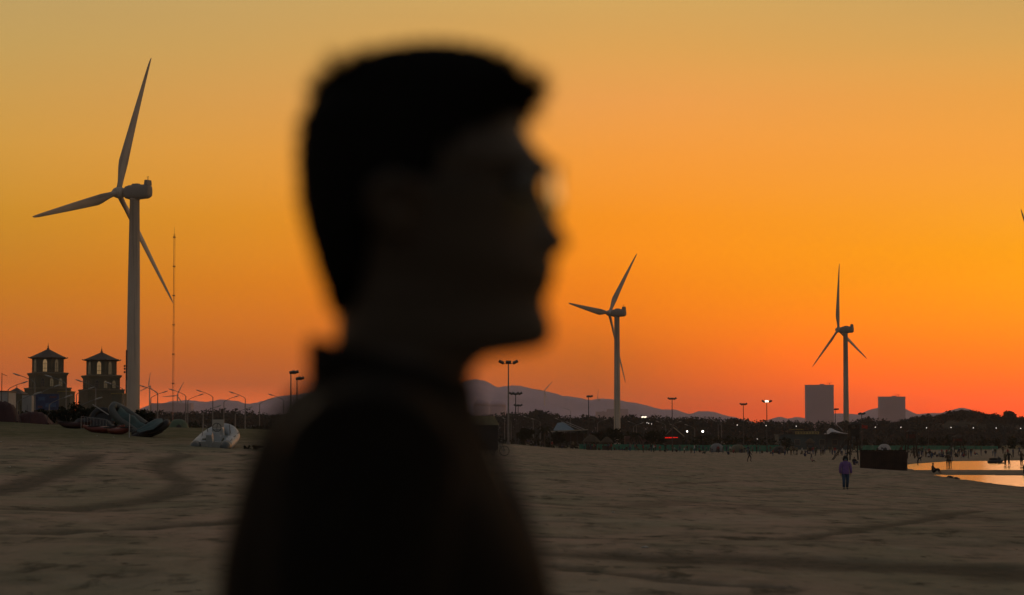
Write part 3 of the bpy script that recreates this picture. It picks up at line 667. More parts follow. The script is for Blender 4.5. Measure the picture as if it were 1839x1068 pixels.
flood('floodlight pole with its middle lamp lit', 1377, 721, 560, 3, wid=.8, lit=(1,))
flood('floodlight pole between the tall tower block and the right wind turbine', 1500, 735, 700, 2, wid=.3, side=.3)
flood('floodlight pole with the red flag, right of the right wind turbine', 1547.5, 743, 560, 2, wid=.45)
flood('slim pole against the wooded hill right of the second watchtower', 1667, 744, 700, 1)
flood('floodlight pole with two lit lamps against the wood right of the middle wind turbine', 1156.5, 749, 900, 2, lit=(0, 1), wid=.5)
GLOW = mat('lit_bulb', (1, 1, 1), .5, 0, 1, emit=(1, .93, .85), es=4.5)
GLOW2 = mat('lit_bulb_small', (1, 1, 1), .5, 0, 1, emit=(1, .9, .8), es=1.6)
def lightpost(label, px, py, d, r, m, group):
    p = PT(px, py, d); g = gz(p.x, d); t = thing('lamp_post', label, 'lamp', (p.x, d, g), 0, group); mb = MB(); mb.tube([(0, 0, 0), (0, 0, p.z - g - r)], [.07, .05], 6); mb.build('pole', DARKM, t)
    mb = MB(); mb.ball((0, 0, p.z - g), r); mb.build('globe', m, t, True)
    mb = MB(); mb.lathe([(r * .5, p.z - g + r), (r * .8, p.z - g + r * .98), (.02, p.z - g + r * 1.5)], 8); mb.build('cap', DARKM, t)
lightpost('bright white lamp just right of the pavilion with the red sign', 1234, 774.5, 620, .2, GLOW, 'bright lamps behind the fence')
lightpost('brightest white lamp, further right of the pavilion', 1262, 774.5, 620, .27, GLOW, 'bright lamps behind the fence')
for px, py in ((1324, 763), (1376, 764), (1430, 765), (1525, 765.5), (1572, 767), (1618, 767), (1664, 768), (1708, 767.5), (1748, 768), (1789, 768.5), (1833, 769)):
    lightpost('small lit lamp in the straight row across the dark wood at the right', px, py, 1050, .17, GLOW2, 'row of small lit lamps before the wood')
for px, py in ((1162, 759), (1165, 760), (1170, 761), (1360, 788)):
    lightpost('speck of lamp light low before the wood', px, py, 1000, .13, GLOW2, 'specks of lamp light before the wood')

# ------------------------------------------------------------------ far tower blocks
BLK = mat('hazed_concrete', (.62, .46, .54), .9, .15, .02); BLKW = mat('block_window', (.5, .37, .43), .3, .2, .1)  # wall and window colours carry a purplish haze tint
def block(label, p0, p1, top, d, dep, cr=None):
    a = XX(p0, d); b = XX(p1, d); H = ZZ(top, d); t = thing('tower_block', label, 'tower block', ((a + b) / 2, d, 0), 0, 'far tower blocks in the haze'); w = b - a
    mb = MB(); mb.box((0, 0, H / 2), (w, dep, H)); mb.build('wall', BLK, t)
    mb = MB(); mb.box((0, -dep / 2, H + .5), (w + .6, .6, 1.2)); mb.box((0, dep / 2, H + .5), (w + .6, .6, 1.2)); mb.box((-w / 2, 0, H + .5), (.6, dep - .7, 1.2)); mb.box((w / 2, 0, H + .5), (.6, dep - .7, 1.2)); mb.box((w * .1, 0, H + 1.5), (w * .16, dep * .4, 3)); mb.build('parapet', BLK, t)
    nf = int(H / 3.2); nc = max(4, int(w / 3.4)); mb = MB()
    for i in range(nf):
        for j in range(nc): mb.box((-w / 2 + w * (j + .5) / nc, -dep / 2, 1.8 + i * 3.2), (w / nc * .5, .24, 1.5))
    o = mb.build('windows', BLKW, t); o['kind'] = 'stuff'
    if cr:
        mb = MB(); x = XX(cr[0], d) - (a + b) / 2; h = ZZ(cr[1], d) - H; mb.tube([(x, 0, H), (x, 0, H + h)], .5, 4); mb.tube([(x - 6, 0, H + h * .8), (x + 3.5, 0, H + h * 1.0)], .4, 4); mb.build('roof_crane', DARKM, t)
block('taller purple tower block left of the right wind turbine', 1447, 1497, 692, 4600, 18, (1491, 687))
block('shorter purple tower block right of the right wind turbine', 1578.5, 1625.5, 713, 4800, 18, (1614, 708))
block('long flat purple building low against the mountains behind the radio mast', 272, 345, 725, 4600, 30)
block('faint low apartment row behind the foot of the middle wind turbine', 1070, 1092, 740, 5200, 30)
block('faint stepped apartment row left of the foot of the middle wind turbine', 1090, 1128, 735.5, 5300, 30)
def tank(label, p0, p1, top, d):
    a = XX(p0, d); b = XX(p1, d); r = (b - a) / 2; H = ZZ(top, d); t = thing('storage_dome', label, 'building', ((a + b) / 2, d, 0), 0, 'round topped sheds before the mountains')
    mb = MB(); mb.lathe([(r, 0), (r, H * .84)], 28); mb.build('wall', BLK, t, False)
    mb = MB(); mb.lathe([(r * 1.01, H * .84), (r * .85, H * .93), (r * .5, H * .985), (.5, H)], 28); mb.build('roof', BLK, t, True)
tank('round topped grey shed low before the mountains, just right of the man', 850, 880, 715.5, 3600); tank('second round topped shed, left of the tallest floodlight pole', 878, 909, 717, 3650); tank('half hidden round shed at the edge of the man\'s collar', 826, 841, 718, 3650)

# ------------------------------------------------------------------ tower houses at the left
WALL = mat('tower_plaster', (.13, .12, .08), .9, .25, .6, .1); WALL2 = mat('tower_trim', (.21, .18, .12), .85, .2, .6); ROOF = mat('roof_tiles', (.11, .085, .065), .8, .3, 1.5, .3)
PANE_L = mat('bright_pane', (.4, .3, .2), .2, .1, 1, emit=(.55, .33, .14), es=.33); PANE_M = mat('dim_pane', (.25, .2, .14), .15, .1, 1, emit=(.35, .26, .13), es=.10); PANE_D = mat('dark_pane', (.06, .06, .06), .15, .1, 1)  # unlit panes emit faintly, standing in for sky showing in the glass
def arch(w, h, n=8):
    return [(-w / 2, 0), (w / 2, 0), (w / 2, h - w * .6)] + [(w / 2 * math.cos(a), h - w * .6 + w * .75 * math.sin(a)) for a in np.linspace(0, math.pi, n)[1:-1]] + [(-w / 2, h - w * .6)]
def place_win(parent, pos, ang, w, h, pane):
    """ang: bearing of outward normal, 0 = toward camera (-y)"""
    f = MB(); A = arch(w * 1.3, h + w * .2); B = arch(w, h); nA = len(A)
    f.loft([[(p[0], 0, p[1] - .05) for p in A], [(p[0], -.14, p[1] - .05) for p in A], [(p[0], -.14, p[1] + .05) for p in B], [(p[0], -.05, p[1] + .05) for p in B]], caps=False)
    fo = f.build('window', WALL2, parent); fo.location = pos; fo.rotation_euler = (0, 0, ang)
    p = MB(); p.prism(arch(w * .99, h), -.055, -.02, off=(0, 0, .05)); p.build('pane', pane, fo)
    s = MB(); s.box((0, -.075, h * .3), (w, .04, .1)); s.box((0, -.075, h * .68), (w, .035, .07)); s.box((0, -.078, h * .4), (.07, .045, h * .78)); s.build('glazing_bar', WALL2, fo)
def tower_house(label, cx, d, y_tip, y_apex, y_eave, eave_w, up_w, y_cor, cor_w, low_w, y_base, base_w):
    s = d / F; base = gz(XX(cx, d), d); Z = lambda y: ZZ(y, d) - base; t = thing('tower_house', label, 'building', (XX(cx, d), d, base), 0, 'pair of tower houses with pointed roofs')
    def octa(w, z, rot=R(22.5)): r = w / 2 / math.cos(R(22.5)); return [(r * math.cos(rot + k * R(45)), r * math.sin(rot + k * R(45)), z) for k in range(8)]
    def sq(w, z, rot=R(-25)):
        c, s_ = math.cos(rot), math.sin(rot); e = w / (abs(c) + abs(s_)) / 2; return [(x * c - y * s_, x * s_ + y * c, z) for x, y in ((-e, -e), (e, -e), (e, e), (-e, e))]
    rot = R(25)
    sqr = lambda w, z: sq(w, z, rot)
    mb = MB(); mb.loft([octa(up_w * s, Z(y_cor) - .3), octa(up_w * s, Z(y_eave))]); mb.loft([sqr(low_w * s, Z(y_base) - .5), sqr(low_w * s, Z(y_cor + 4))]); mb.loft([sqr(base_w * s, 0), sqr(base_w * s, Z(y_base))]); w_ = mb.build('wall', WALL, t)
    mb = MB(); mb.loft([sqr((low_w + 1) * s, Z(y_cor + 5)), sqr(cor_w * .98 * s, Z(y_cor + 1.8)), sqr(cor_w * s, Z(y_cor + 1.5)), sqr(cor_w * s, Z(y_cor)), sqr(cor_w * .94 * s, Z(y_cor - .8))]); mb.build('cornice', WALL2, t)
    mb = MB(); mb.loft([sqr((base_w + 3) * s, Z(y_base) - .05), sqr((base_w + 3) * s, Z(y_base - 1.8))]); mb.build('parapet', WALL2, t)
    mb = MB(); n_ = []
    for f_, w1 in ((0, eave_w), (.04, eave_w), (.12, eave_w * .9), (.3, eave_w * .70), (.6, eave_w * .40), (.99, 1.2)): n_.append(octa(w1 * s, Z(y_eave) + f_ * (Z(y_apex) - Z(y_eave))))
    mb.loft([octa(up_w * s, Z(y_eave) - .25)] + n_); r_ = mb.build('roof', ROOF, t)
    mb = MB(); h0 = Z(y_apex); h1 = Z(y_tip); mb.lathe([(.22, h0 - .2), (.3, h0 + .1), (.1, h0 + .3), (.2, h0 + .5), (.07, h0 + .7), (.02, h1)], 8); mb.build('finial', DARKM, r_)
    mb = MB()
    for k in range(8):
        a = R(22.5) + k * R(45); p0 = n_[0][k]; mb.ball((p0[0] * 1.0, p0[1] * 1.0, p0[2] + .15), .14, 6, 4)
    mb.build('eave_ornament', DARKM, r_)
    up_r = up_w * s / 2; hz_ = (Z(y_cor) - Z(y_eave)); wb = Z(y_cor) + .25; wh = abs(hz_) * .78
    for k, pn in ((0, PANE_L), (1, PANE_M), (-1, PANE_D if 0 else PANE_M), (2, PANE_D), (-2, PANE_D), (4, PANE_L), (3, PANE_M), (5, PANE_M)):
        a = k * R(45); place_win(t, (math.sin(a) * up_r, -math.cos(a) * up_r, wb), a, .95, wh, pn)
    c, s_ = math.cos(rot), math.sin(rot); e = low_w * s / (abs(c) + abs(s_)) / 2; lz = Z(y_base) + .1; lh = (Z(y_cor + 4) - Z(y_base)) * .55
    for fi in range(4):
        a = rot + fi * R(90)
        # facade whose outward normal is at angle a from -y
        nx, ny = math.sin(a), -math.cos(a); tx, ty = math.cos(a), math.sin(a)
        for j, u in enumerate((-.58, 0, .58)):
            pn = PANE_M if (fi in (0, 3) and j) else PANE_D
            place_win(t, (nx * e + tx * e * u, ny * e + ty * e * u, lz + .4), a, .8, lh, pn)
        eb = base_w * s / (abs(c) + abs(s_)) / 2
        for u in (-.55, 0, .55): place_win(t, (nx * eb + tx * eb * u, ny * eb + ty * eb * u, .9), a, 1.1, 2.2, PANE_D)
    return t
tower_house('left one of the two dark tower houses, with pointed roof and pale arched windows', 84.5, 560, 615, 626, 643, 65, 53, 670, 81, 74, 698, 90)
tower_house('right one of the two dark tower houses, next to the biggest wind turbine', 181, 575, 621, 632, 647, 64, 51, 674.5, 79, 71, 701, 87)
WHITE = mat('white_render', (.42, .42, .41), .8, .15, 1); BLUE = mat('blue_hoarding_print', (.035, .06, .15), .6, .5, .9, col2=(.02, .03, .08)); YEL = mat('ochre_paint', (.30, .23, .07), .8, .3, 1)
def shed(name, label, p0, p1, top, d, dep, m, roofm=None, group=None, win=2, base=None, roof='flat'):
    a = XX(p0, d); b = XX(p1, d); g = gz((a + b) / 2, d) if base is None else ZZ(base, d); H = ZZ(top, d) - g; w = b - a
    t = thing(name, label, 'building', ((a + b) / 2, d, g), 0, group); mb = MB(); mb.box((0, 0, H / 2), (w, dep, H)); mb.build('wall', m, t)
    mb = MB()
    if roof == 'flat': mb.box((0, 0, H + .1), (w + .3, dep + .3, .2))
    else: mb.prism([(-w / 2 - .3, H + .003), (w / 2 + .3, H + .003), (w / 2 - roof * .2, H + roof), (-w / 2 + roof * .2, H + roof)] , -dep / 2 - .3, dep / 2 + .3)
    mb.build('roof', roofm or ROOF, t)
    for i in range(win):
        x = -w / 2 + w * (i + .5) / win; mb = MB(); mb.box((x, -dep / 2 - .02, H * .5), (w / win * .45, .1, H * .4)); f = mb.build('window', WALL2, t)
        mb = MB(); mb.box((x, -dep / 2 - .075, H * .5), (w / win * .38, .02, H * .34)); mb.build('pane', PANE_D, f)
    return t
shed('white_house', 'low pale house with grid windows at the left edge', -25, 20, 704, 470, 8, WHITE, None, None, 3)
t = shed('spire_pavilion', 'small dark pavilion with pyramid roof and spike behind the pale house', 14, 44, 708, 500, 6, WALL)
for o in KIDS(t):
    if o.name.startswith('roof'): bpy.data.objects.remove(o)
mb = MB(); w = 30 * 500 / F; h = ZZ(708, 500) - t.location.z; mb.loft([[(x * w * .55, y * 3.2, h) for x, y in ((-1, -1), (1, -1), (1, 1), (-1, 1))], [(x * .1, y * .1, ZZ(696, 500) - t.location.z) for x, y in ((-1, -1), (1, -1), (1, 1), (-1, 1))]]); r_ = mb.build('roof', ROOF, t)
mb = MB(); mb.tube([(0, 0, ZZ(697, 500) - t.location.z), (0, 0, ZZ(690, 500) - t.location.z)], [.1, .03], 6); mb.build('finial', DARKM, r_)
shed('annex', 'ochre topped annex at the right foot of the left tower house', 108, 129, 704, 520, 6, WALL, YEL, None, 2); shed('annex', 'ochre topped annex at the right foot of the right tower house', 204, 222, 708, 520, 6, WALL, YEL, None, 2)
# white cabin with ribbed doors
d = 300; t = thing('cabin', 'white ribbed container cabin with double doors below the left tower house', 'container', on(50.5, d)); g = t.location.z; H = ZZ(710, d) - g; w = 17 * d / F
mb = MB(); mb.box((0, 0, H / 2), (w, 2.2, H)); mb.build('body', WHITE, t)
for i in range(8): mb = MB(); mb.box((-w / 2 + w * (i + .5) / 8, -1.12, H * .5), (w / 8 * .5, .06, H * .92)); mb.build('rib', WHITE, t)
mb = MB(); mb.tube([(0.08, -1.2, H * .2), (.08, -1.2, H * .8)], .02, 5); mb.build('door_bar', DARKM, t)
# blue hoarding
d = 330; t = thing('hoarding', 'dark blue printed hoarding in front of the left tower house', 'billboard', on(84, d)); g = t.location.z; z0, z1 = ZZ(736, d) - g, ZZ(707, d) - g; w = 42 * d / F
mb = MB(); mb.box((0, 0, (z0 + z1) / 2), (w, .12, z1 - z0)); mb.build('panel', BLUE, t)
for s_ in (-1, 0, 1): mb = MB(); mb.tube([(s_ * w * .42, .14, 0), (s_ * w * .42, .14, z1)], .06, 6); mb.build('post', DARKM, t)
PB = mat('print_blue_light', (.06, .12, .24), .6, .3, 3); PG = mat('print_red', (.13, .05, .06), .6, .3, 3)
for (u, v, sw, sh, m_) in ((-.25, .2, .3, .22, PB), (.15, -.2, .45, .25, PB), (.25, .3, .3, .1, PG), (-.3, -.3, .2, .12, PG)): mb = MB(); mb.box((u * w, -.075, (z0 + z1) / 2 + v * (z1 - z0)), (sw * w, .02, sh * (z1 - z0))); mb.build('printed_patch', m_, t)
t = thing('utility_pole', 'thin dark utility pole at the left edge of the picture', 'pole', on(2, 400)); mb = MB(); mb.tube([(0, 0, 0), (0, 0, ZZ(669, 400) - t.location.z)], [.1, .06], 6); mb.build('post', DARKM, t)
mb = MB(); mb.tube([(0, 0, ZZ(671, 400) - t.location.z), (.9, 0, ZZ(675, 400) - t.location.z)], .04, 5); mb.build('arm', DARKM, t)

# ------------------------------------------------------------------ boats and gear on the left dune
RUBW = mat('boat_rubber_white', (.43, .47, .49), .5, .25, 2, .1); RUBG = mat('boat_rubber_grey', (.10, .115, .11), .5, .25, 2, .1); RUBD = mat('boat_rubber_black', (.02, .02, .02), .55, .3, 2); TEAL = mat('teal_tarp', (.07, .13, .13), .7, .3, 3, .4)
HULL = mat('boat_hull', (.5, .52, .50), .4, .2, 2); RED = mat('red_plastic', (.16, .028, .015), .5, .4, 2); MAROON = mat('maroon_tarp', (.05, .016, .015), .75, .3, 2, .4); OL = mat('olive_canvas', (.12, .11, .05), .8, .3, 2, .3)
def rib_boat(name, label, loc, rot, L_, B, r, tubem, conem, full=True, cover=None):
    t = thing(name, label, 'boat', loc); t.rotation_euler = rot; hb = B / 2 - r
    # bow along +y
    path = [(-hb, -L_ / 2 + .35, r), (-hb, -L_ * .1, r), (-hb * .98, L_ * .15, r * 1.05), (-hb * .8, L_ * .32, r * 1.25), (-hb * .42, L_ * .45, r * 1.6), (0, L_ * .5 - r * .5, r * 1.8)]
    pts = path + [(-x, y, z) for x, y, z in reversed(path[:-1])]
    fine_ = []
    for i in range(len(pts) - 1):
        for k in range(4):
            u = k / 4; a, b = Vector(pts[i]), Vector(pts[i + 1]); p_ = Vector(pts[max(i - 1, 0)]); n_ = Vector(pts[min(i + 2, len(pts) - 1)])
            fine_.append(.5 * ((2 * a) + (b - p_) * u + (2 * p_ - 5 * a + 4 * b - n_) * u * u + (3 * a - p_ - 3 * b + n_) * u ** 3))
    fine_.append(Vector(pts[-1]))
    mb = MB(); mb.tube(fine_, r, 16); tb = mb.build('tube', tubem, t, True)
    for s_ in (-1, 1): mb = MB(); mb.tube([(s_ * hb, -L_ / 2 + .36, r), (s_ * hb, -L_ / 2 + .1, r), (s_ * hb, -L_ / 2 - .12, r), (s_ * hb, -L_ / 2 - .22, r)], [r * 1.01, r * .93, r * .6, r * .2], 16); mb.build('tube_end', conem, t, True)
    mb = MB(); rings = []
    for y, w, k in ((-L_ / 2 + .3, hb, .12), (0, hb, .15), (L_ * .25, hb * .8, .1), (L_ * .42, hb * .35, -.12)): rings.append([(-w, y, r * .9), (-w * .5, y, r * .3 - k), (0, y, -k), (w * .5, y, r * .3 - k), (w, y, r * .9), (0, y, r * .7)])
    mb.loft(rings); mb.build('hull', HULL if full else conem, t)
    mb = MB(); mb.box((0, -L_ / 2 + .38, r * 1.05), (hb * 1.7, .06, r * 1.5)); mb.build('transom', HULL if full else conem, t)
    if full:
        mb = MB(); mb.box((0, .35, r + .22), (.55, .45, .55), taper=.85); c = mb.build('console', HULL, t)
        mb = MB(); mb.box((0, .42, r + .68), (.52, .03, .34), (-.3, 0, 0)); mb.build('windshield', mat('tinted_screen', (.42, .40, .33), .3, .1, 1), c)
        mb = MB(); mb.tube([(.19 * math.cos(a), .02 + .0 * a, r + .56 + .19 * math.sin(a)) for a in np.linspace(0, 2 * math.pi, 17)], .018, 6); mb.tube([(-.19, .02, r + .56), (.19, .02, r + .56)], .012, 5); mb.tube([(0, .02, r + .56), (0, .02, r + .37)], .012, 5); mb.tube([(0, .02, r + .56), (0, .2, r + .68)], .02, 5); mb.build('steering_wheel', DARKM, c)
        mb = MB(); mb.box((0, -.45, r + .1), (.5, .4, .35)); mb.box((0, -.62, r + .33), (.46, .08, .25)); mb.build('seat', RUBW, t)
        mb = MB(); mb.box((0, -L_ / 2 + .1, r + .42), (.3, .42, .38), (.25, 0, 0), .8); mb.box((0, -L_ / 2 + .08, r), (.13, .2, .7), (.25, 0, 0)); mb.box((0, -L_ / 2 - .02, r - .38), (.12, .32, .1)); mb.build('outboard_motor', RUBW, t, False)
        for s_ in (-1, 1): mb = MB(); mb.tube([(s_ * .62, -.3, r * 1.6), (s_ * .58, -.1, r + .7), (s_ * .5, .35, r + .56), (s_ * .5, .7, r * 1.7)], .018, 6); mb.build('grab_rail', STEEL, t)
        mb = MB(); mb.tube([(-.45, -1.2, r * 1.9), (-.1, -1.3, r + .25), (.3, -1.25, r * .9), (.45, -1.0, r * 1.9)], .03, 6); mb.build('rope', OL, t)
        for s_ in (-1, 1):
            for y in (-1.2, -.2, .8): mb = MB(); mb.tube([(s_ * (hb + r * .55), y - .2, r * 1.85), (s_ * (hb + r * .7), y, r * 1.72), (s_ * (hb + r * .55), y + .2, r * 1.85)], .015, 5); mb.build('grab_line', DARKM, t)
    if cover:
        mb = MB(); rr = []
        for i, y in enumerate(np.linspace(-L_ * .42, L_ * .32, 9)):
            rr.append([(x * hb * 1.35, y, r * 1.75 + .14 * math.cos(x * 1.6) + .06 * math.sin(i * 1.7 + x * 3) - (.25 * abs(x) if i % 2 else .18 * abs(x))) for x in np.linspace(-1, 1, 11)])
        top = [list(r_) for r_ in rr]; bot = [[(a, b, c - .03) for a, b, c in r_] for r_ in rr]
        mb.loft(top, close=False, caps=False); mb.loft(bot, close=False, caps=False); mb.build('cover', cover, t, True)
    return t
def drape():
    q = [PT(*a) for a in ((243, 772, 115.3), (262, 763, 115.6), (272, 757, 115.8), (282, 752, 116.2), (291, 751, 116.4))]; w = [PT(*a) for a in ((250, 776, 114.9), (264, 772, 114.9), (276, 771, 114.9), (284, 764, 115.1), (293, 757, 115.3))]; rows = []
    for a, b in zip(q, w): rows.append([a.lerp(b, k / 6) + Vector((0, -.05 * math.sin(k * 2.1), .03 * math.sin(k * 1.9 + a.x * 5))) for k in range(7)])
    o = p0 = q[2].copy(); t = thing('teal_cover', 'dull teal cover sheet draped over the black boat at the right end of the heap', 'tarpaulin', p0)
    mb = MB(); mb.loft([[v - p0 for v in r_] for r_ in rows], close=False, caps=False); mb.loft([[v - p0 + Vector((0, .03, 0)) for v in r_] for r_ in rows], close=False, caps=False); mb.build('cloth', TEAL, t, True)
    mb = MB(); mb.tube([r_[0] - p0 for r_ in rows], .015, 5); mb.build('hem', STEEL, t)
p = on(390, 107); rib_boat('inflatable_boat', 'white inflatable boat with a steering console, stern towards the camera, alone on the dune', (p.x, p.y, p.z + .03), (R(9), 0, R(-2)), 4.2, 1.84, .25, RUBW, RUBG)
def axes(bow, up):
    y = Vector(bow).normalized(); z = Vector(up); z = (z - y * z.dot(y)).normalized(); x = y.cross(z); return Matrix((x, y, z)).transposed().to_euler()
p = PT(229, 756, 122); rib_boat('inflatable_boat', 'grey inflatable boat tipped up steeply on the heap left of the teal cover', (p.x, p.y, p.z - .05), axes((-.80, -.1, .56), (.45, -.62, .62)), 2.25, 1.2, .18, RUBG, RUBD, False, TEAL)
p = on(274, 116); rib_boat('inflatable_boat', 'black inflatable boat under a teal cover with its bow curled up at the right', (p.x, p.y, p.z + .16), axes((.93, -.12, .26), (-.2, -.35, 1)), 1.75, 1.0, .17, RUBD, RUBD, False)
drape()
def ring_boat(label, px, d, r, tr, m_, tilt):
    p = on(px, d); t = thing('inflatable_ring', label, 'inflatable', (p.x, p.y, p.z + r * .8)); t.rotation_euler = (R(tilt), 0, R(8)); mb = MB()
    pts = [(r * math.cos(a), r * math.sin(a), 0) for a in np.linspace(0, 2 * math.pi, 33)]; mb.tube(pts, tr, 12, caps=False); mb.build('tube', m_, t, True)
    mb = MB(); mb.lathe([(r, -.02), (r, .02)], 24); mb.build('floor', m_, t)
    for k in range(4): a = k * 1.57 + .4; mb = MB(); mb.tube([((r + tr) * math.cos(a - .12), (r + tr) * math.sin(a - .12), .05), ((r + tr + .05) * math.cos(a), (r + tr + .05) * math.sin(a), .06), ((r + tr) * math.cos(a + .12), (r + tr) * math.sin(a + .12), .05)], .02, 5); mb.build('handle', m_, t)
ring_boat('big round black inflatable leaning upright between hedge and grey boat', 183, 128, .52, .17, RUBD, 68)
def kayak(label, px, d, L_, m_, rz, dz=0):
    p = on(px, d, dz); t = thing('kayak', label, 'kayak', (p.x, p.y, p.z), R(rz), 'kayaks lying by the heap of boats'); rings = []
    for u in np.linspace(-1, 1, 15):
        w = .33 * (1 - abs(u) ** 2.2) + .015; k = .18 * abs(u) ** 3; rings.append([(u * L_ / 2, w * math.cos(a), .17 + k + (.15 if math.sin(a) > 0 else .17) * math.sin(a) * (1 - .6 * abs(u) ** 4)) for a in np.linspace(0, 2 * math.pi, 13)[:-1]])
    mb = MB(); mb.loft(rings); mb.build('hull', m_, t, True)
    for x in (-.5, .5): mb = MB(); mb.tube([(x + .35 * math.cos(a), .2 * math.sin(a), .33) for a in np.linspace(0, 2 * math.pi, 17)], .03, 6); mb.build('cockpit_rim', RUBD, t)
    mb = MB(); mb.tube([(L_ / 2 - .2, 0, .38), (L_ / 2 - .1, 0, .46), (L_ / 2, 0, .4)], .015, 5); mb.build('handle', RUBD, t)
kayak('orange red kayak lying in front of the heap, left of the grey boat', 186, 118, 2.2, RED, -14); kayak('second orange red kayak close against the grey boat', 212, 117, 1.5, RED, -30)
kayak('pale rimmed kayak lying left of the orange red ones', 134, 123, 1.8, MAROON, -9)
def tarp(label, px, d, L_, W_, H, m_, seed, rz=0, cat='tarpaulin'):
    g = random.Random(seed); p = on(px, d); t = thing('tarpaulin', label, cat, (p.x, p.y, p.z - .05), R(rz)); n = 22; rows = []
    for i in range(n):
        u = i / (n - 1) * 2 - 1; row = []
        for j in range(13):
            v = j / 12 * 2 - 1; z = H * max(0, (1 - abs(v) ** 2.4)) * (1 - abs(u) ** 3) * (1 + .25 * float(vnoise(np.array([u * 3 + seed]), np.array([v * 2.0]), seed)[0])) + .05 * math.sin(u * 17 + v * 9)
            row.append((u * L_ / 2, v * W_ / 2, max(z, -.05) + .03))
        rows.append(row)
    mb = MB(); mb.loft(rows, close=False, caps=False); mb.loft([[(a, b, c - .04) for a, b, c in r_] for r_ in rows], close=False, caps=False); mb.build('cloth', m_, t, True)
    for k in range(3): mb = MB(); u = (-.5, 0, .5)[k]; mb.tube([(u * L_ * .9, -W_ * .49, .05), (u * L_ * .9, -W_ * .3, H * .82), (u * L_ * .9, 0, H * 1.06), (u * L_ * .9, W_ * .3, H * .82), (u * L_ * .9, W_ * .49, .05)], .012, 4); mb.build('strap', RUBD, t)
tarp('dark maroon tarpaulin over a tall heap at the left edge', -4, 128, 2.4, 1.6, 1.15, MAROON, 3, cat='tarpaulin'); tarp('dull red cover stretched over a boat left of the hedge', 58, 129, 2.1, 1.4, .62, mat('dull_red_cover', (.07, .02, .016), .7, .3, 2, .3), 5, -4)
tarp('low black cover in the heap under the railing', 165, 127, 2.4, 1.2, .5, RUBD, 8)
t = thing('railing', 'low wire railing leaning in the heap above the orange red kayak', 'railing', on(168, 121), R(4)); w = 1.25
mb = MB(); mb.tube([(-w / 2, 0, .72), (w / 2, 0, .55)], .018, 6); mb.tube([(-w / 2, 0, .1), (w / 2, 0, .05)], .015, 6); mb.build('rail', STEEL, t)
for i in range(9): x = -w / 2 + w * i / 8; mb = MB(); mb.tube([(x, 0, 0), (x, 0, .72 - .17 * i / 8)], .009 if 0 < i < 8 else .02, 5); mb.build('baluster', STEEL, t)
t = thing('stake', 'thin white upright stake in front of the grey boat', 'stake', on(232, 113)); mb = MB(); mb.tube([(0, 0, -.1), (.01, 0, 1.05)], .022, 8); mb.ball((.01, 0, 1.06), .028); mb.build('post', RUBW, t)
t = thing('plank', 'pale plank leaning on the heap left of the grey boat', 'plank', on(168, 125)); mb = MB(); mb.box((.35, 0, .95), (1.0, .05, .05), (0, R(33), 0)); mb.build('board', WHITE, t)
def dome_tent(label, px, d, w, h, m_, rz=0, group=None, dz=0, door=True):
    t = thing('dome_tent', label, 'tent', on(px, d, dz), R(rz), group); rings = []
    for i in range(9):
        u = i / 8; rr = w / 2 * math.cos(u * math.pi / 2 * .97) ** .8; rings.append([(rr * math.copysign(abs(math.cos(a)) ** .8, math.cos(a)), rr * math.copysign(abs(math.sin(a)) ** .8, math.sin(a)), h * math.sin(u * math.pi / 2)) for a in np.linspace(0, 2 * math.pi, 17)[:-1]])
    mb = MB(); mb.loft(rings); mb.build('canopy', m_, t, True)
    for a0 in (.785, 2.356): mb = MB(); mb.tube([(w * .515 * math.cos(a0) * math.cos(s_), w * .515 * math.sin(a0) * math.cos(s_), h * 1.03 * abs(math.sin(s_))) for s_ in np.linspace(0, math.pi, 15)], .02, 5); mb.build('pole', DARKM, t)
    if door: mb = MB(); mb.prism([(-w * .16, 0), (w * .16, 0), (w * .1, h * .5), (0, h * .62), (-w * .1, h * .5)], -w * .5, -w * .40); mb.build('door_flap', DARKM, t)
    return t
TG = mat('tent_grey', (.22, .24, .24), .7, .2, 2); TGR = mat('tent_green', (.10, .15, .09), .7, .2, 2); TP = mat('tent_pale', (.42, .40, .38), .7, .2, 2); TO = mat('tent_olive', (.13, .13, .08), .7, .2, 2); TDK = mat('tent_dark', (.04, .04, .03), .7, .2, 2)
dome_tent('small green tent behind the dune between radio mast and white boat', 320, 210, 1.9, 1.15, TGR, 10, dz=.55)
dome_tent('grey tent on the far beach in front of the green fence, right of the lamps', 1287, 530, 3.2, 1.9, TG, 5, 'tents among the crowd'); dome_tent('pale olive tent left of the unlit floodlight pole', 1325, 540, 3.4, 1.8, TO, 20, 'tents among the crowd')
dome_tent('dark tent in the crowd right of the lit floodlight pole', 1399, 520, 3.0, 1.5, TDK, 0, 'tents among the crowd'); dome_tent('pale peaked tent behind the dark container at the right', 1588, 520, 3.1, 1.9, TP, 0, 'tents among the crowd')

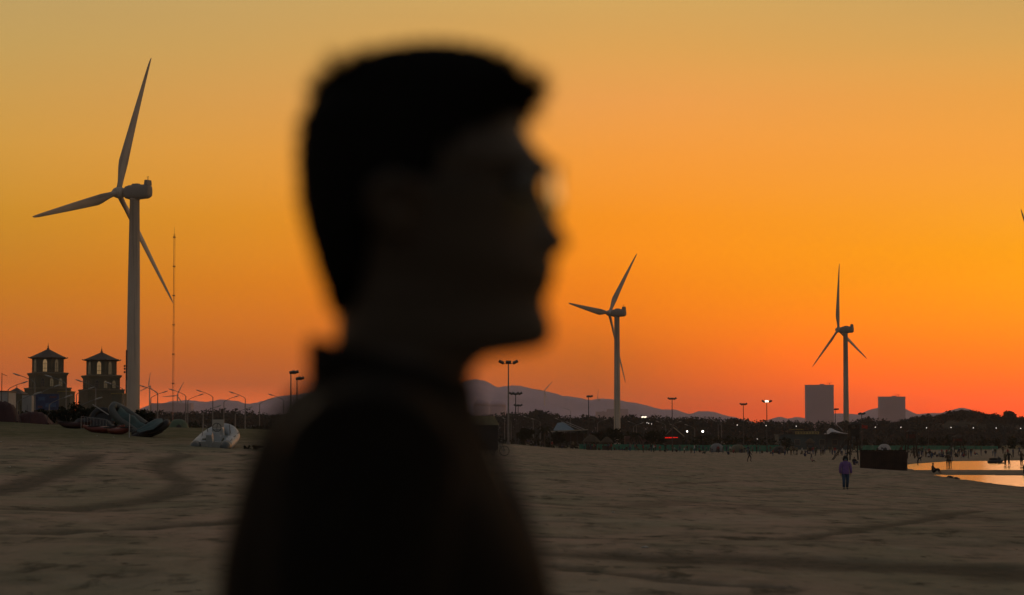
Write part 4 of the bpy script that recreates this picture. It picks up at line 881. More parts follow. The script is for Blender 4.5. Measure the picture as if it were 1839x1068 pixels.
# ------------------------------------------------------------------ mid distance huts and sheds
THATCH = mat('thatch', (.085, .065, .04), .95, .4, 4, .5); BLUR = mat('blue_roof_sheet', (.20, .28, .33), .5, .15, 1); DWALL = mat('dark_timber', (.05, .04, .03), .85, .3, 2)
d = 190; t = thing('beach_hut', 'dark hut with olive sloping roof half hidden by the man', 'hut', on(858, d)); g = t.location.z; a = XX(820, d) - t.location.x; b = XX(896, d) - t.location.x; H1 = ZZ(763, d) - g; H2 = ZZ(747, d) - g
mb = MB(); mb.box(((a + b) / 2, 1.2, H1 / 2), (b - a - .15, 2.2, H1)); mb.build('wall', DWALL, t)
mb = MB(); mb.prism([(a, H1), (b, H1), (b, H1 + .06), (b - .35, H2), (a, H2 + .05)], -.1, 2.5); mb.build('roof', mat('olive_roof', (.30, .27, .15), .8, .25, 2), t)
for i in range(5): mb = MB(); mb.box((a + (b - a) * (i + .5) / 5, .06, H1 * .5), (.05, .06, H1 * .96)); mb.build('batten', DWALL, t)
d = 188; t = thing('sun_lounger', 'folded pale lounger frame leaning at the hut corner', 'lounger', on(898, d)); mb = MB(); mb.tube([(-.2, 0, .9), (.32, 0, 0)], .03, 6); mb.tube([(-.2, .5, .9), (.32, .5, 0)], .03, 6); mb.build('frame', STEEL, t)
mb = MB(); mb.box((.06, .25, .45), (.02, .46, .98), (0, R(-30), 0)); mb.build('sling', WHITE, t)
def bicycle(label, px, d):
    t = thing('bicycle', label, 'bicycle', on(px, d), R(12))
    for x in (-.5, .5):
        mb = MB(); mb.tube([(x + .33 * math.cos(a), 0, .34 + .33 * math.sin(a)) for a in np.linspace(0, 2 * math.pi, 25)], .022, 6, caps=False); w_ = mb.build('wheel', RUBD, t)
        mb = MB()
        for k in range(8): mb.tube([(x, 0, .34), (x + .32 * math.cos(k * .785), 0, .34 + .32 * math.sin(k * .785))], .004, 3)
        mb.build('spokes', STEEL, w_)
    mb = MB()
    for q in ([(-.5, 0, .34), (-.15, 0, .34), (.36, 0, .8), (-.25, 0, .78), (-.5, 0, .34)], [(-.15, 0, .34), (-.27, 0, .9)], [(.5, 0, .34), (.36, 0, .8), (.33, 0, 1.0)]): mb.tube(q, .018, 6)
    mb.build('frame', DARKM, t); mb = MB(); mb.box((-.28, 0, .93), (.26, .14, .05)); mb.build('saddle', RUBD, t); mb = MB(); mb.tube([(.3, -.28, 1.03), (.34, 0, 1.0), (.3, .28, 1.03)], .015, 6); mb.build('handlebar', STEEL, t)
bicycle('dark bicycle parked in front of the hut beside the man', 893, 165)
# blue roofed shed
d = 580; t = thing('open_shed', 'long open shed with a pale blue gable roof left of the middle wind turbine', 'building', on(1018, d)); g = t.location.z; X_ = lambda p_: XX(p_, d) - t.location.x; Z_ = lambda y: ZZ(y, d) - g
mb = MB(); mb.loft([[(X_(993), -3, Z_(773)), (X_(1001), 0, Z_(759)), (X_(1003), 6, Z_(770))], [(X_(1032), -3, Z_(772)), (X_(1012), 0, Z_(758)), (X_(1012), 6, Z_(770))]]); mb.build('roof', BLUR, t)
mb = MB(); mb.prism([(X_(985), Z_(776)), (X_(1056), Z_(772)), (X_(1056), Z_(770.5)), (X_(985), Z_(774))], -3.4, 5); mb.build('canopy', mat('cream_canopy', (.34, .32, .25), .7, .2, 1), t)
for p_ in (988, 1000, 1012, 1024, 1036, 1048, 1054): mb = MB(); mb.tube([(X_(p_), -3.0, 0), (X_(p_), -3.0, Z_(774.2))], .08, 6); mb.build('post', DARKM, t)
mb = MB(); mb.box((X_(1020), 2, Z_(785)), (7.5, .2, 2.0)); mb.build('back_wall', DWALL, t)
for k, (a, b, c) in enumerate(((1008, 757, 1042), (1016, 757, 1050))): mb = MB(); mb.tube([(X_(a), -.5, Z_(b)), (X_(c), -1, Z_(771))], .07, 5); mb.build('stay', WHITE, t)
def thatch_hut(label, px, d, w, y_top, y_eave, m_=THATCH, posts=4, sign=False, group=None):
    t = thing('thatched_hut', label, 'hut', on(px, d), 0, group); g = t.location.z; h0 = ZZ(y_eave, d) - g; h1 = ZZ(y_top, d) - g
    mb = MB(); mb.lathe([(w / 2, h0 - .12), (w / 2 * 1.02, h0), (w * .36, h0 + (h1 - h0) * .45), (w * .16, h0 + (h1 - h0) * .85), (.05, h1)], 20); mb.build('roof', m_, t)
    for k in range(posts): a = .785 + k * 6.283 / posts; mb = MB(); mb.tube([(w * .38 * math.cos(a), w * .38 * math.sin(a), 0), (w * .38 * math.cos(a), w * .38 * math.sin(a), h0)], .07, 6); mb.build('post', DWALL, t)
    mb = MB(); mb.lathe([(w * .3, 0), (w * .3, .9), (w * .32, .95)], 16); mb.build('counter', DWALL, t); return t
thatch_hut('rounded thatched hut at the left end of the green fence', 1062, 530, 3.9, 780, 793); thatch_hut('small thatched hut behind the fence, second from the left end', 1090, 560, 3.0, 784, 794)
thatch_hut('thatched hut in the crowd left of the container building', 1455, 600, 2.6, 787, 795)
d = 610; t = shed('long_shed', 'long low brownish shed behind the green fence below the middle wind turbine', 1122, 1172, 787, d, 5, mat('rust_wall', (.12, .06, .05), .8, .3, 1), mat('rust_roof', (.13, .07, .07), .8, .3, 1), None, 5, roof=.6)
# pavilion with red sign
d = 605; t = thing('pavilion', 'dark pavilion with a steep gable roof and a glowing red sign', 'building', on(1209, d)); g = t.location.z; X_ = lambda p_: XX(p_, d) - t.location.x; Z_ = lambda y: ZZ(y, d) - g
mb = MB(); mb.box((X_(1209), 0, Z_(786) / 2), (X_(1224) - X_(1194), 3.5, Z_(786))); mb.build('wall', DWALL, t)
mb = MB(); mb.prism([(X_(1191), Z_(785)), (X_(1228), Z_(784)), (X_(1209), Z_(768))], -2.0, 2.2); r_ = mb.build('roof', mat('dark_roof', (.05, .035, .03), .8, .3, 1), t)
mb = MB(); mb.tube([(X_(1209), -2.08, Z_(767.6)), (X_(1228), -2.08, Z_(783.5))], .13, 5); mb.build('bargeboard', mat('pale_trim', (.40, .36, .25), .7, .2, 1), r_)
REDL = mat('red_neon', (.6, .02, .01), .5, 0, 1, emit=(1, .015, .008), es=.8)
x = X_(1193.5)
for k, wd in enumerate((.5, .34, .55, .3, .22, .18, .3, .2, .35)):
    mb = MB(); mb.box((x + wd / 2, -1.83, Z_(785.4)), (wd * .85, .1, .34 if k < 4 else .2)); mb.build('neon_character', REDL, t); x += wd + .03

# ------------------------------------------------------------------ green fence
GREEN = mat('green_mesh_sheet', (.015, .20, .13), .65, .35, .7)
def fence(label, p0, p1, d0, d1, ytop0, ytop1, ybot):
    t = thing('green_fence', label, 'fence', (0, 0, 0)); n = int(abs(XX(p1, d1) - XX(p0, d0)) / 2.4); tot = 0
    for i in range(n):
        u0, u1 = i / n, (i + 1) / n; pa, pb = p0 + (p1 - p0) * u0, p0 + (p1 - p0) * u1; da, db = d0 + (d1 - d0) * u0, d0 + (d1 - d0) * u1
        A = PT(pa, ybot, da); B = PT(pb, ybot, db); A.z = gz(A.x, A.y) + .05; B.z = gz(B.x, B.y) + .05; zt = ZZ(ytop0 + (ytop1 - ytop0) * u0, da) + random.uniform(-.06, .06)
        dirv = (B - A).normalized(); A2 = A + dirv * .05; B2 = B - dirv * .05; nn = Vector((-dirv.y, dirv.x, 0)) * .02; sag = random.uniform(0, .1); P_ = []
        rows = []
        for k in range(5):
            q = A2.lerp(B2, k / 4) + Vector((-dirv.y, dirv.x, 0)) * (.07 * math.sin(k * 1.57 + i)); rows.append([q + nn, q - nn, Vector((q.x, q.y, zt - sag * math.sin(k * .785))) - nn, Vector((q.x, q.y, zt - sag * math.sin(k * .785))) + nn])
        mb = MB(); mb.loft(rows); mb.build('panel', GREEN, t)
        mb = MB(); mb.tube([(A.x, A.y + .05, A.z - .2), (A.x, A.y + .05, zt + .1)], .035, 5); mb.build('post', STEEL, t)
fence('long green sheet fence across the far beach between thatched hut and lit floodlight pole', 1040, 1400, 560, 590, 797, 799.5, 808)
fence('green sheet fence at the right, behind container and watchtowers', 1540, 1792, 640, 680, 799.5, 800.5, 808)

# ------------------------------------------------------------------ right-hand structures
d = 700; TEALW = mat('teal_sheet_wall', (.07, .10, .10), .8, .3, .4)
shed('warehouse', 'long dull teal building left of the first watchtower', 1395, 1528, 781, d, 10, TEALW, TEALW, None, 6, roof='flat')
t = thing('shop_sign', 'long yellow fascia sign on the teal building', 'sign', (XX(1450, 694), 694.6, ZZ(777, 694))); w = XX(1472, 694) - XX(1429, 694)
mb = MB(); mb.box((0, 0, 0), (w, .25, .75)); mb.build('board', mat('sign_yellow', (.42, .34, .12), .7, .3, 1), t)
for k in range(8): mb = MB(); mb.box((-w * .42 + k * w * .12, -.14, 0), (w * .06, .04, .4)); mb.build('lettering', mat('sign_lettering', (.12, .10, .06), .7, .2, 1), t)
for s_ in (-1, 1): mb = MB(); mb.tube([(s_ * w * .4, .2, -.9), (s_ * w * .4, .2, .3)], .06, 5); mb.build('bracket', DARKM, t)
t = thing('shop_sign', 'thin ochre strip above the left end of the yellow sign', 'sign', (XX(1430, 698), 698, ZZ(771, 698))); mb = MB(); mb.box((0, 0, 0), (4.2, .3, .22)); mb.build('board', YEL, t)
for s_ in (-1, 1): mb = MB(); mb.tube([(s_ * 1.8, 0, -1.5), (s_ * 1.8, 0, 0)], .05, 5); mb.build('bracket', DARKM, t)
d = 690; t = thing('marquee', 'white swooping marquee roof left of the first watchtower', 'marquee', on(1500, d)); g = t.location.z; X_ = lambda p_: XX(p_, d) - t.location.x; Z_ = lambda y: ZZ(y, d) - g
prof = [(1484, 779), (1487, 773), (1490, 768.5), (1494, 769), (1502, 773), (1512, 776.5), (1524, 778.5)]; rows = []
for y, k in ((-5, .35), (-3, .75), (0, 1.0), (3, .75), (5, .35)): rows.append([(X_(a), y, Z_(779) + (Z_(b) - Z_(779)) * k) for a, b in prof])
mb = MB(); mb.loft(rows, close=False, caps=False); mb.loft([[(a, b, c - .08) for a, b, c in r_] for r_ in rows], close=False, caps=False); mb.build('canopy', mat('marquee_white', (.50, .50, .52), .7, .1, 1), t, True)
for p_ in (1485, 1504, 1523): mb = MB(); mb.tube([(X_(p_), -4.6, 0), (X_(p_), -4.6, Z_(779.5))], .08, 6); mb.build('post', DARKM, t)
mb = MB(); mb.tube([(X_(1484), 0, 0), (X_(1484), 0, Z_(757))], .15, 6); mb.build('mast', DARKM, t)
mb = MB(); mb.tube([(X_(1500), -1, Z_(760)), (X_(1513), -1, Z_(773))], .08, 4); mb.build('stay', WHITE, t)

def watchtower(label, px, d, y_top, y_roof, y_floor, y_foot, w, m2, flag=False):
    t = thing('watchtower', label, 'watchtower', on(px, d), R(8), 'lifeguard watchtowers on the beach'); g = t.location.z; Z_ = lambda y: ZZ(y, d) - g
    zr, zf, zt = Z_(y_roof), Z_(y_floor), Z_(y_top)
    mb = MB(); e = w * .62; mb.loft([[(x * e, y * e, zr) for x, y in ((-1, -1), (1, -1), (1, 1), (-1, 1))], [(x * e * .95, y * e * .95, zr + .12) for x, y in ((-1, -1), (1, -1), (1, 1), (-1, 1))], [(x * .1, y * .1, zt) for x, y in ((-1, -1), (1, -1), (1, 1), (-1, 1))]]); mb.build('roof', DWALL, t)
    h = w / 2
    for x in (-1, 1):
        for y in (-1, 1):
            mb = MB(); mb.tube([(x * h, y * h, zf), (x * h, y * h, zr)], .12, 5); mb.build('post', DWALL, t)
            mb = MB(); mb.tube([(x * h * 1.55, y * h * 1.55, -.1), (x * h, y * h, zf)], .11, 6); mb.build('leg', DWALL, t)
    mb = MB(); mb.box((0, 0, zf), (w * 1.15, w * 1.15, .15)); mb.build('platform', DWALL, t)
    rw = (zr - zf) * .6
    for k, (cx_, cy_, sx, sy) in enumerate(((0, -h, w, .06), (0, h, w, .06), (-h, 0, .06, w - .1), (h, 0, .06, w - .1))): mb = MB(); mb.box((cx_, cy_, zf + .1 + rw / 2), (sx, sy, rw)); mb.build('parapet', m2, t)
    for zz in (.33, .68):
        k = 1.55 - .55 * zz
        for (x0, y0, x1, y1) in ((-1, -1, 1, -1), (1, -1, 1, 1), (1, 1, -1, 1), (-1, 1, -1, -1)): mb = MB(); mb.tube([(x0 * h * k, y0 * h * k, zf * zz), (x1 * h * k, y1 * h * k, zf * zz)], .05, 4); mb.tube([(x0 * h * k, y0 * h * k, zf * zz), (x1 * h * (k - .17), y1 * h * (k - .17), zf * (zz + .3))], .045, 4); mb.build('brace', DWALL, t)
    # stair at the left
    mb = MB()
    for s_ in (-.35, .35): mb.tube([(-h - zf * .75, s_, 0), (-h, s_, zf)], .06, 4)
    for k in range(8): u = (k + .5) / 8; mb.box((-h - zf * .75 * (1 - u), 0, zf * u), (.2, .7, .05))
    mb.build('stair', DWALL, t)
    return t
RDD = mat('dark_red_boards', (.10, .03, .02), .8, .3, 2)
watchtower('first wooden watchtower with stairs, left of the dark container', 1533.5, 330, 757, 763, 782, 818, 1.05, DWALL)
watchtower('second watchtower with dull red boards, behind the right end of the container', 1636, 370, 771, 776, 788, 824, 1.1, RDD)
watchtower('third and faintest watchtower against the wooded hill', 1720, 520, 780, 785, 793, 812, 1.6, RDD)
d = 558; p = PT(1547.5, 766, d); t = thing('flag', 'drooping red flag on the pole right of the first watchtower', 'flag', (p.x, d - .1, p.z)); rows = []
for i in range(8): u = i / 7; rows.append([(u * 1.35, -.15 * math.sin(u * 7 + j), -(j / 4) * .75 - u * .25 + .45 + .05 * math.sin(u * 9 + j)) for j in range(5)])
mb = MB(); mb.loft(rows, close=False, caps=False); mb.loft([[(a, b + .02, c) for a, b, c in r_] for r_ in rows], close=False, caps=False); mb.build('cloth', mat('flag_red', (.35, .03, .015), .7, .2, 2), t, True)
# dark container / hoarding box
d = 214; CON = mat('container_dark', (.075, .045, .03), .8, .4, 1.5)
A = PT(1545.5, 809, 211.2); B = PT(1628, 810, 210.5); t = thing('container', 'long dark ribbed container half sunk in the sand at the water\'s edge', 'container', ((A.x + B.x) / 2, (A.y + B.y) / 2, -.55), math.atan2(B.y - A.y, B.x - A.x)); Lc = math.hypot(B.x - A.x, B.y - A.y); Hc = A.z + .55
mb = MB(); mb.box((0, 1.2, Hc / 2), (Lc - .1, 2.3, Hc - .1)); mb.build('body', CON, t)
nr = 22
for i in range(nr): mb = MB(); mb.box((-Lc / 2 + Lc * (i + .5) / nr, .02, Hc / 2), (Lc / nr * .5, .22, Hc - .3)); mb.build('rib', CON, t)
for z in (.06, Hc - .06): mb = MB(); mb.box((0, .0, z), (Lc, .16, .12)); mb.build('rail', CON, t)
for x in (-Lc / 2, Lc / 2): mb = MB(); mb.box((x, 0, Hc / 2), (.14, .18, Hc - .26)); mb.build('corner_post', CON, t)
mb = MB(); g_ = random.Random(3)
for i in range(26): x = -Lc / 2 + Lc * (i + .5) / 26; mb.box((x, g_.uniform(0, 2), Hc + .02), (.16, .2, g_.uniform(.03, .14)), (0, g_.uniform(-.3, .3), 0))
o = mb.build('weeds_on_top', LEAF_N, t); o['kind'] = 'stuff'
def jetski(label, px, d, L_=2.8, rz=0):
    x = XX(px, d); t = thing('jet_ski', label, 'jet ski', (x, d, WATER_Z), R(rz)); rings = []
    for u, w, z0, z1 in ((-1, .4, .0, .3), (-.5, .5, -.05, .35), (0, .52, -.05, .4), (.5, .42, 0, .42), (.85, .2, .15, .42), (1, .04, .3, .38)): rings.append([(u * L_ / 2, w * math.cos(a), (z0 + z1) / 2 + (z1 - z0) / 2 * math.sin(a)) for a in np.linspace(0, 2 * math.pi, 11)[:-1]])
    mb = MB(); mb.loft(rings); mb.build('hull', DARKM, t, True); mb = MB(); mb.box((-.35, 0, .5), (1.1, .34, .3), taper=.8); mb.build('seat', RUBD, t); mb = MB(); mb.box((.4, 0, .55), (.6, .34, .35), (0, .4, 0), .6); mb.tube([(.28, -.32, .88), (.34, 0, .82), (.28, .32, .88)], .03, 5); mb.build('handlebar', DARKM, t)
jetski('dark low jet ski on the far water at the right', 1788, 305, 2.0); t = thing('jet_ski_trailer', 'dark flat float beside the jet ski', 'float', (XX(1798, 300), 300, WATER_Z)); mb = MB(); mb.box((0, 0, .06), (1.0, .7, .16)); mb.build('deck', DARKM, t); mb = MB(); mb.tube([(.4, 0, .1), (.5, 0, .3)], .03, 5); mb.build('cleat', DARKM, t)
def rock(label, px, d, r, seed):
    g = random.Random(seed); mb = MB(); mb.ball((0, 0, 0), (r, r * .7, r * .55), 12, 7); mb.v = [(a * (1 + .3 * g.uniform(-1, 1)), b * (1 + .3 * g.uniform(-1, 1)), c * (1 + .2 * g.uniform(-1, 1))) for a, b, c in mb.v]
    o = mb.build('rock', mat('wet_rock', (.05, .045, .035), .6, .4, 4), None, True); o.location = on(px, d, r * .25); tag(o, label, 'rock', 'rocks at the edge of the near water')
rock('larger dark rock at the near water edge', 1705, 173, .3, 1); rock('smaller rock just right of the larger one', 1716, 170, .26, 2); rock('low flat rock further right on the water edge', 1737, 166, .2, 3)

# ------------------------------------------------------------------ small people
SKIN = mat('skin_tone', (.30, .19, .13), .6, .1, 8); HAIRM = mat('hair_black', (.012, .011, .01), .7, .2, 30)
CL = {k: mat('cloth_' + k, c, .85, .2, 12) for k, c in dict(black=(.02, .02, .02), navy=(.03, .04, .09), white=(.5, .5, .48), grey=(.16, .16, .15), red=(.28, .03, .03), denim=(.05, .09, .16), brown=(.10, .07, .04), green=(.04, .09, .06), purple=(.21, .12, .33), pink=(.42, .18, .2), khaki=(.2, .17, .10)).items()}
CLUSTER = {}
def skin_mesh(key, joints, edges, matfn, sub=1, base='pelvis'):
    names = list(joints); me = bpy.data.meshes.new('tmp'); me.from_pydata([joints[n][0] for n in names], [(names.index(a), names.index(b)) for a, b in edges], [])
    o = bpy.data.objects.new('tmp', me); COL.objects.link(o); md = o.modifiers.new('s', 'SKIN')
    for i, n in enumerate(names):
        sv = me.skin_vertices[0].data[i]; r = joints[n][1]; sv.radius = (r, r) if isinstance(r, (int, float)) else r; sv.use_root = (n == base)
    md.use_smooth_shade = True
    if sub: s_ = o.modifiers.new('u', 'SUBSURF'); s_.levels = sub; s_.render_levels = sub
    bpy.context.view_layer.update(); dg = bpy.context.evaluated_depsgraph_get(); m2 = bpy.data.meshes.new_from_object(o.evaluated_get(dg)); bpy.data.objects.remove(o)
    m2.materials.clear()
    for k in range(4): m2.materials.append(None)
    for pl in m2.polygons: pl.material_index = matfn(pl.center)
    m2.name = 'body'; return m2
def pose(kind, seed=0):
    g = random.Random(seed); J = {}; E = []
    def add(n, p, r, par=None):
        J[n] = (p, r)
        if par: E.append((par, n))
    if kind == 'sit':
        add('pelvis', (0, 0, .14), (.16, .14)); add('waist', (0, .05, .3), (.14, .11), 'pelvis'); add('chest', (0, .04, .52), (.17, .12), 'waist'); add('neck', (0, 0, .68), .055, 'chest'); add('head', (0, -.01, .80), .095, 'neck'); add('crown', (0, 0, .89), .08, 'head')
        for s_, n in ((-1, 'l'), (1, 'r')):
            add('hip' + n, (s_ * .1, -.05, .14), .1, 'pelvis'); add('knee' + n, (s_ * .16, -.42, .42), .07, 'hip' + n); add('ank' + n, (s_ * .15, -.62, .07), .05, 'knee' + n); add('toe' + n, (s_ * .15, -.74, .05), .04, 'ank' + n)
            add('sh' + n, (s_ * .19, .03, .56), .065, 'chest'); add('el' + n, (s_ * .25, -.12, .36), .048, 'sh' + n); add('wr' + n, (s_ * .15, -.36, .42), .036, 'el' + n)
        mf = lambda c: 3 if c.z > .82 or (c.z > .74 and c.y > .0) else 0 if c.z > .68 else (1 if c.z > .24 and c.y > -.2 else (2 if c.y > -.58 else 0))
        return J, E, mf
    st = .12 if kind == 'walk' else .0; bend = .35 if kind == 'bend' else 0
    add('pelvis', (0, 0, .93), (.15, .11)); add('waist', (0, -bend * .3, 1.08), (.13, .10), 'pelvis'); add('chest', (0, -bend, 1.32 - bend * .35), (.17, .115), 'waist'); add('neck', (0, -bend * 1.35, 1.48 - bend * .5), .055, 'chest'); add('head', (0, -bend * 1.5 - .01, 1.60 - bend * .6), .092, 'neck'); add('crown', (0, -bend * 1.5, 1.69 - bend * .65), .078, 'head')
    for s_, n in ((-1, 'l'), (1, 'r')):
        k = st * s_ * 1.6; lift = .05 if (kind == 'walk' and s_ > 0) else 0
        add('hip' + n, (s_ * .1, 0, .86), .095, 'pelvis'); add('knee' + n, (s_ * .1, -k * .9, .48 + lift), .065, 'hip' + n); add('ank' + n, (s_ * .1, -k * 1.5 + (.18 if lift else 0), .09 + lift), .045, 'knee' + n); add('toe' + n, (s_ * .12, -k * 1.5 - .14 + (.18 if lift else 0), .04 + lift * .3), .04, 'ank' + n)
        add('sh' + n, (s_ * .2, -bend, 1.38 - bend * .35), .062, 'chest')
        if kind == 'arms': add('el' + n, (s_ * .27, -.05, 1.12), .045, 'sh' + n); add('wr' + n, (s_ * .12, -.26, 1.18), .034, 'el' + n); add('ha' + n, (s_ * .08, -.33, 1.22), .035, 'wr' + n)
        else: add('el' + n, (s_ * .26, k - bend, 1.10 - bend * .5), .045, 'sh' + n); add('wr' + n, (s_ * .27, k * 1.6 - .06 - bend, .86 - bend * .4), .034, 'el' + n); add('ha' + n, (s_ * .27, k * 1.7 - .07 - bend, .77 - bend * .4), .036, 'wr' + n)
    by = -bend * 1.4
    mf = lambda c: 3 if c.z > 1.63 - bend * .6 or (c.z > 1.54 - bend * .6 and c.y > by + .02) else 0 if c.z > 1.47 - bend * .5 else (0 if abs(c.x) > .22 and c.z < .84 else (1 if c.z > .96 or abs(c.x) > .21 else (2 if c.z > .1 else 3)))
    return J, E, mf
POSES = {}
for k in ('stand', 'walk', 'arms', 'sit', 'bend'):
    J, E, mf = pose(k); POSES[k] = skin_mesh(k, J, E, mf)
POSETXT = dict(stand='standing', walk='walking', arms='standing with hands raised to the chest', sit='sitting', bend='bending forward')
def person(px, d, kind, top, bot, label, group=None, h=1.68, rz=0, dz=0, feet=None):
    me = POSES[kind]; o = bpy.data.objects.new('person', me); COL.objects.link(o); s_ = h / 1.76
    for i, m_ in enumerate((SKIN, CL[top], CL[bot], HAIRM)):
        if me.materials[i] is None: me.materials[i] = m_
        o.material_slots[i].link = 'OBJECT'; o.material_slots[i].material = m_
    o.scale = (s_,) * 3; o.rotation_euler = (0, 0, R(rz)); x = XX(px, d); o.location = (x, d, gz(x, d) + dz if feet is None else feet); tag(o, label, 'person', group); return o
person(1346, 300, 'walk', 'black', 'black', 'man in black walking alone on the open sand below the floodlight poles', h=1.74, rz=75)
person(1702, 225 + 20, 'arms', 'brown', 'black', 'person standing in the shallow far water, right of the container, hands at the chest', rz=170, feet=WATER_Z - .05)
person(1706, 246, 'stand', 'grey', 'black', 'person close behind the one with hands at the chest in the far shallows', rz=150, feet=WATER_Z - .05, h=1.6)
person(1675, 198, 'sit', 'brown', 'black', 'person sitting at the tip of the near water', rz=60, h=1.75)
person(1648, 285, 'bend', 'black', 'black', 'dark figure bending at the far water edge below the second watchtower', rz=80)
person(1805, 270, 'stand', 'khaki', 'brown', 'left one of two people standing in the water near the right edge', rz=40, feet=WATER_Z, h=1.65); person(1811.5, 268, 'walk', 'black', 'black', 'right one of the two people standing in the water near the right edge', rz=-60, feet=WATER_Z, h=1.7)
person(1834, 262, 'arms', 'brown', 'black', 'person in the water at the very right edge, arms raised', rz=30, feet=WATER_Z, h=1.75)
person(1838.5, 195, 'bend', 'black', 'black', 'dark figure crouched on the sand spit cut by the right edge', rz=120, h=1.2)
person(1534, 240, 'sit', 'black', 'navy', 'dark figure sitting on the sand left of the container', rz=20, h=1.7); person(1457, 330, 'walk', 'black', 'navy', 'small child in dark clothes on the sand left of the woman in purple', rz=40, h=1.0)
person(1458, 300, 'sit', 'pink', 'brown', 'low figure in dull pink sitting on the sand below the child', rz=90, h=1.1)
g_ = random.Random(42); used = []
def crowd(p0, p1, n, d0, d1, where, kinds=('stand', 'walk', 'arms', 'sit', 'bend', 'stand', 'sit')):
    for i in range(n):
        px = p0 + (p1 - p0) * (i + g_.uniform(.1, .9)) / n; d = g_.uniform(d0, d1); k = g_.choice(kinds); tp = g_.choice(('black', 'navy', 'white', 'grey', 'red', 'brown', 'green', 'khaki', 'black', 'black', 'navy')); bt = g_.choice(('black', 'navy', 'denim', 'brown', 'black'))
        lab = '%s figure in %s, %s' % (POSETXT[k].replace(' with hands raised to the chest', ' arms-up'), tp, where)
        person(px, d, k, tp, bt, lab, 'crowd ' + where, g_.choice((1.5, 1.6, 1.7, 1.75, 1.2, 1.65)), g_.uniform(0, 360))
crowd(1045, 1280, 34, 480, 550, 'in front of the long green fence'); crowd(1300, 1345, 6, 500, 540, 'by the pale olive tent'); crowd(1350, 1430, 14, 440, 540, 'around the dark tent')
crowd(1430, 1530, 18, 430, 540, 'left of the first watchtower'); crowd(1540, 1640, 8, 400, 520, 'behind the dark container'); crowd(1640, 1745, 26, 370, 470, 'on the shore beyond the far water'); crowd(1745, 1845, 10, 390, 520, 'at the right end of the far shore')
crowd(1120, 1345, 22, 420, 500, 'on open sand before the long green fence'); crowd(1380, 1530, 14, 390, 480, 'on open sand before the teal warehouse'); crowd(1640, 1740, 12, 372, 420, 'at the far water edge')
crowd(940, 1040, 7, 470, 560, 'under the blue roofed shed')

# woman in purple jacket
def woman():
    d = 116.0; t = thing('person', 'woman or girl in a purple jacket and jeans walking on the open sand', 'person', on(1518, d), R(4)); s_ = 1.60 / 1.76
    J, E, mf = pose('stand'); J['ankl'] = ((-.11, -.10, .09), .045); J['toel'] = ((-.12, -.24, .05), .04); J['kneel'] = ((-.1, -.08, .48), .065); J['ankr'] = ((.10, .10, .1), .045); J['toer'] = ((.12, -.03, .04), .04)
    for s2, n in ((-1, 'l'), (1, 'r')):
        for k in range(4): J['f%d' % k + n] = ((s2 * (.262 + .0), -.10 + k * .022, .69 - .012 * (k in (1, 2))), .009); E.append(('ha' + n, 'f%d' % k + n))
        J['th' + n] = ((s2 * .245, -.125, .735), .010); E.append(('ha' + n, 'th' + n)); J['ha' + n] = ((s2 * .27, -.07, .77), (.018, .036))
    me = skin_mesh('w', J, E, lambda c: 0, 2)
    me.materials[0] = SKIN; b = bpy.data.objects.new('body', me); COL.objects.link(b); b.parent = t; b.scale = (s_,) * 3
    def part(nm, f, m_):
        b2 = MB(); f(b2); o = b2.build(nm, m_, t, True); o.scale = (s_,) * 3; return o
    def ell(z, rx, ry, y=0, n=20): return [(rx * math.cos(a), y + ry * math.sin(a), z) for a in np.linspace(0, 2 * math.pi, n + 1)[:-1]]
    part('jacket', lambda q: (q.loft([ell(.80, .20, .155), ell(.84, .215, .165), ell(.95, .205, .155), ell(1.1, .19, .145), ell(1.3, .205, .14), ell(1.41, .20, .12), ell(1.47, .11, .09), ell(1.50, .08, .075)]),
        q.tube([(-.17, 0, 1.42), (-.235, 0, 1.3), (-.285, .01, 1.1), (-.285, -.05, .86)], [.075, .085, .072, .062], 14), q.tube([(.17, 0, 1.42), (.235, 0, 1.3), (.285, .01, 1.1), (.285, -.05, .86)], [.075, .085, .072, .062], 14)), CL['purple'])
    part('hood', lambda q: q.tube([(.10 * math.cos(a), .03 + .10 * math.sin(a), 1.49 + .02 * math.sin(a)) for a in np.linspace(-.6, math.pi + .6, 13)], .035, 8), CL['purple'])
    part('trousers', lambda q: (q.tube([(-.09, 0, .92), (-.105, -.02, .7), (-.105, -.09, .48), (-.11, -.10, .12)], [.12, .105, .082, .07], 14), q.tube([(.09, 0, .92), (.105, .0, .7), (.105, .01, .48), (.10, .10, .12)], [.12, .105, .082, .07], 14), q.loft([ell(.8, .17, .13), ell(.95, .175, .14)])), CL['denim'])
    for s2, y, nm in ((-1, -.16, 0), (1, .04, 0)): part('shoe', lambda q: q.ball((s2 * .115, y, .05), (.055, .13, .055), 12, 6), CL['grey'])
    def hair(q):
        q.ball((0, .02, 1.67), (.122, .128, .118), 16, 10); q.loft([ell(1.50, .11, .055, .075), ell(1.56, .135, .075, .06), ell(1.66, .13, .09, .05), ell(1.72, .10, .08, .03)])
        q.tube([(-.105, -.03, 1.68), (-.118, -.03, 1.58), (-.11, -.02, 1.5)], [.03, .035, .02], 8); q.tube([(.105, -.03, 1.68), (.118, -.03, 1.58), (.11, -.02, 1.5)], [.03, .035, .02], 8)
    part('hair', hair, HAIRM)
    part('face_mask', lambda q: q.ball((0, -.075, 1.575), (.058, .045, .042), 12, 6), mat('mask_teal', (.10, .22, .24), .8, .1, 9))
    part('eyes', lambda q: (q.ball((-.033, -.098, 1.632), .011, 8, 5), q.ball((.033, -.098, 1.632), .011, 8, 5)), HAIRM)
woman()

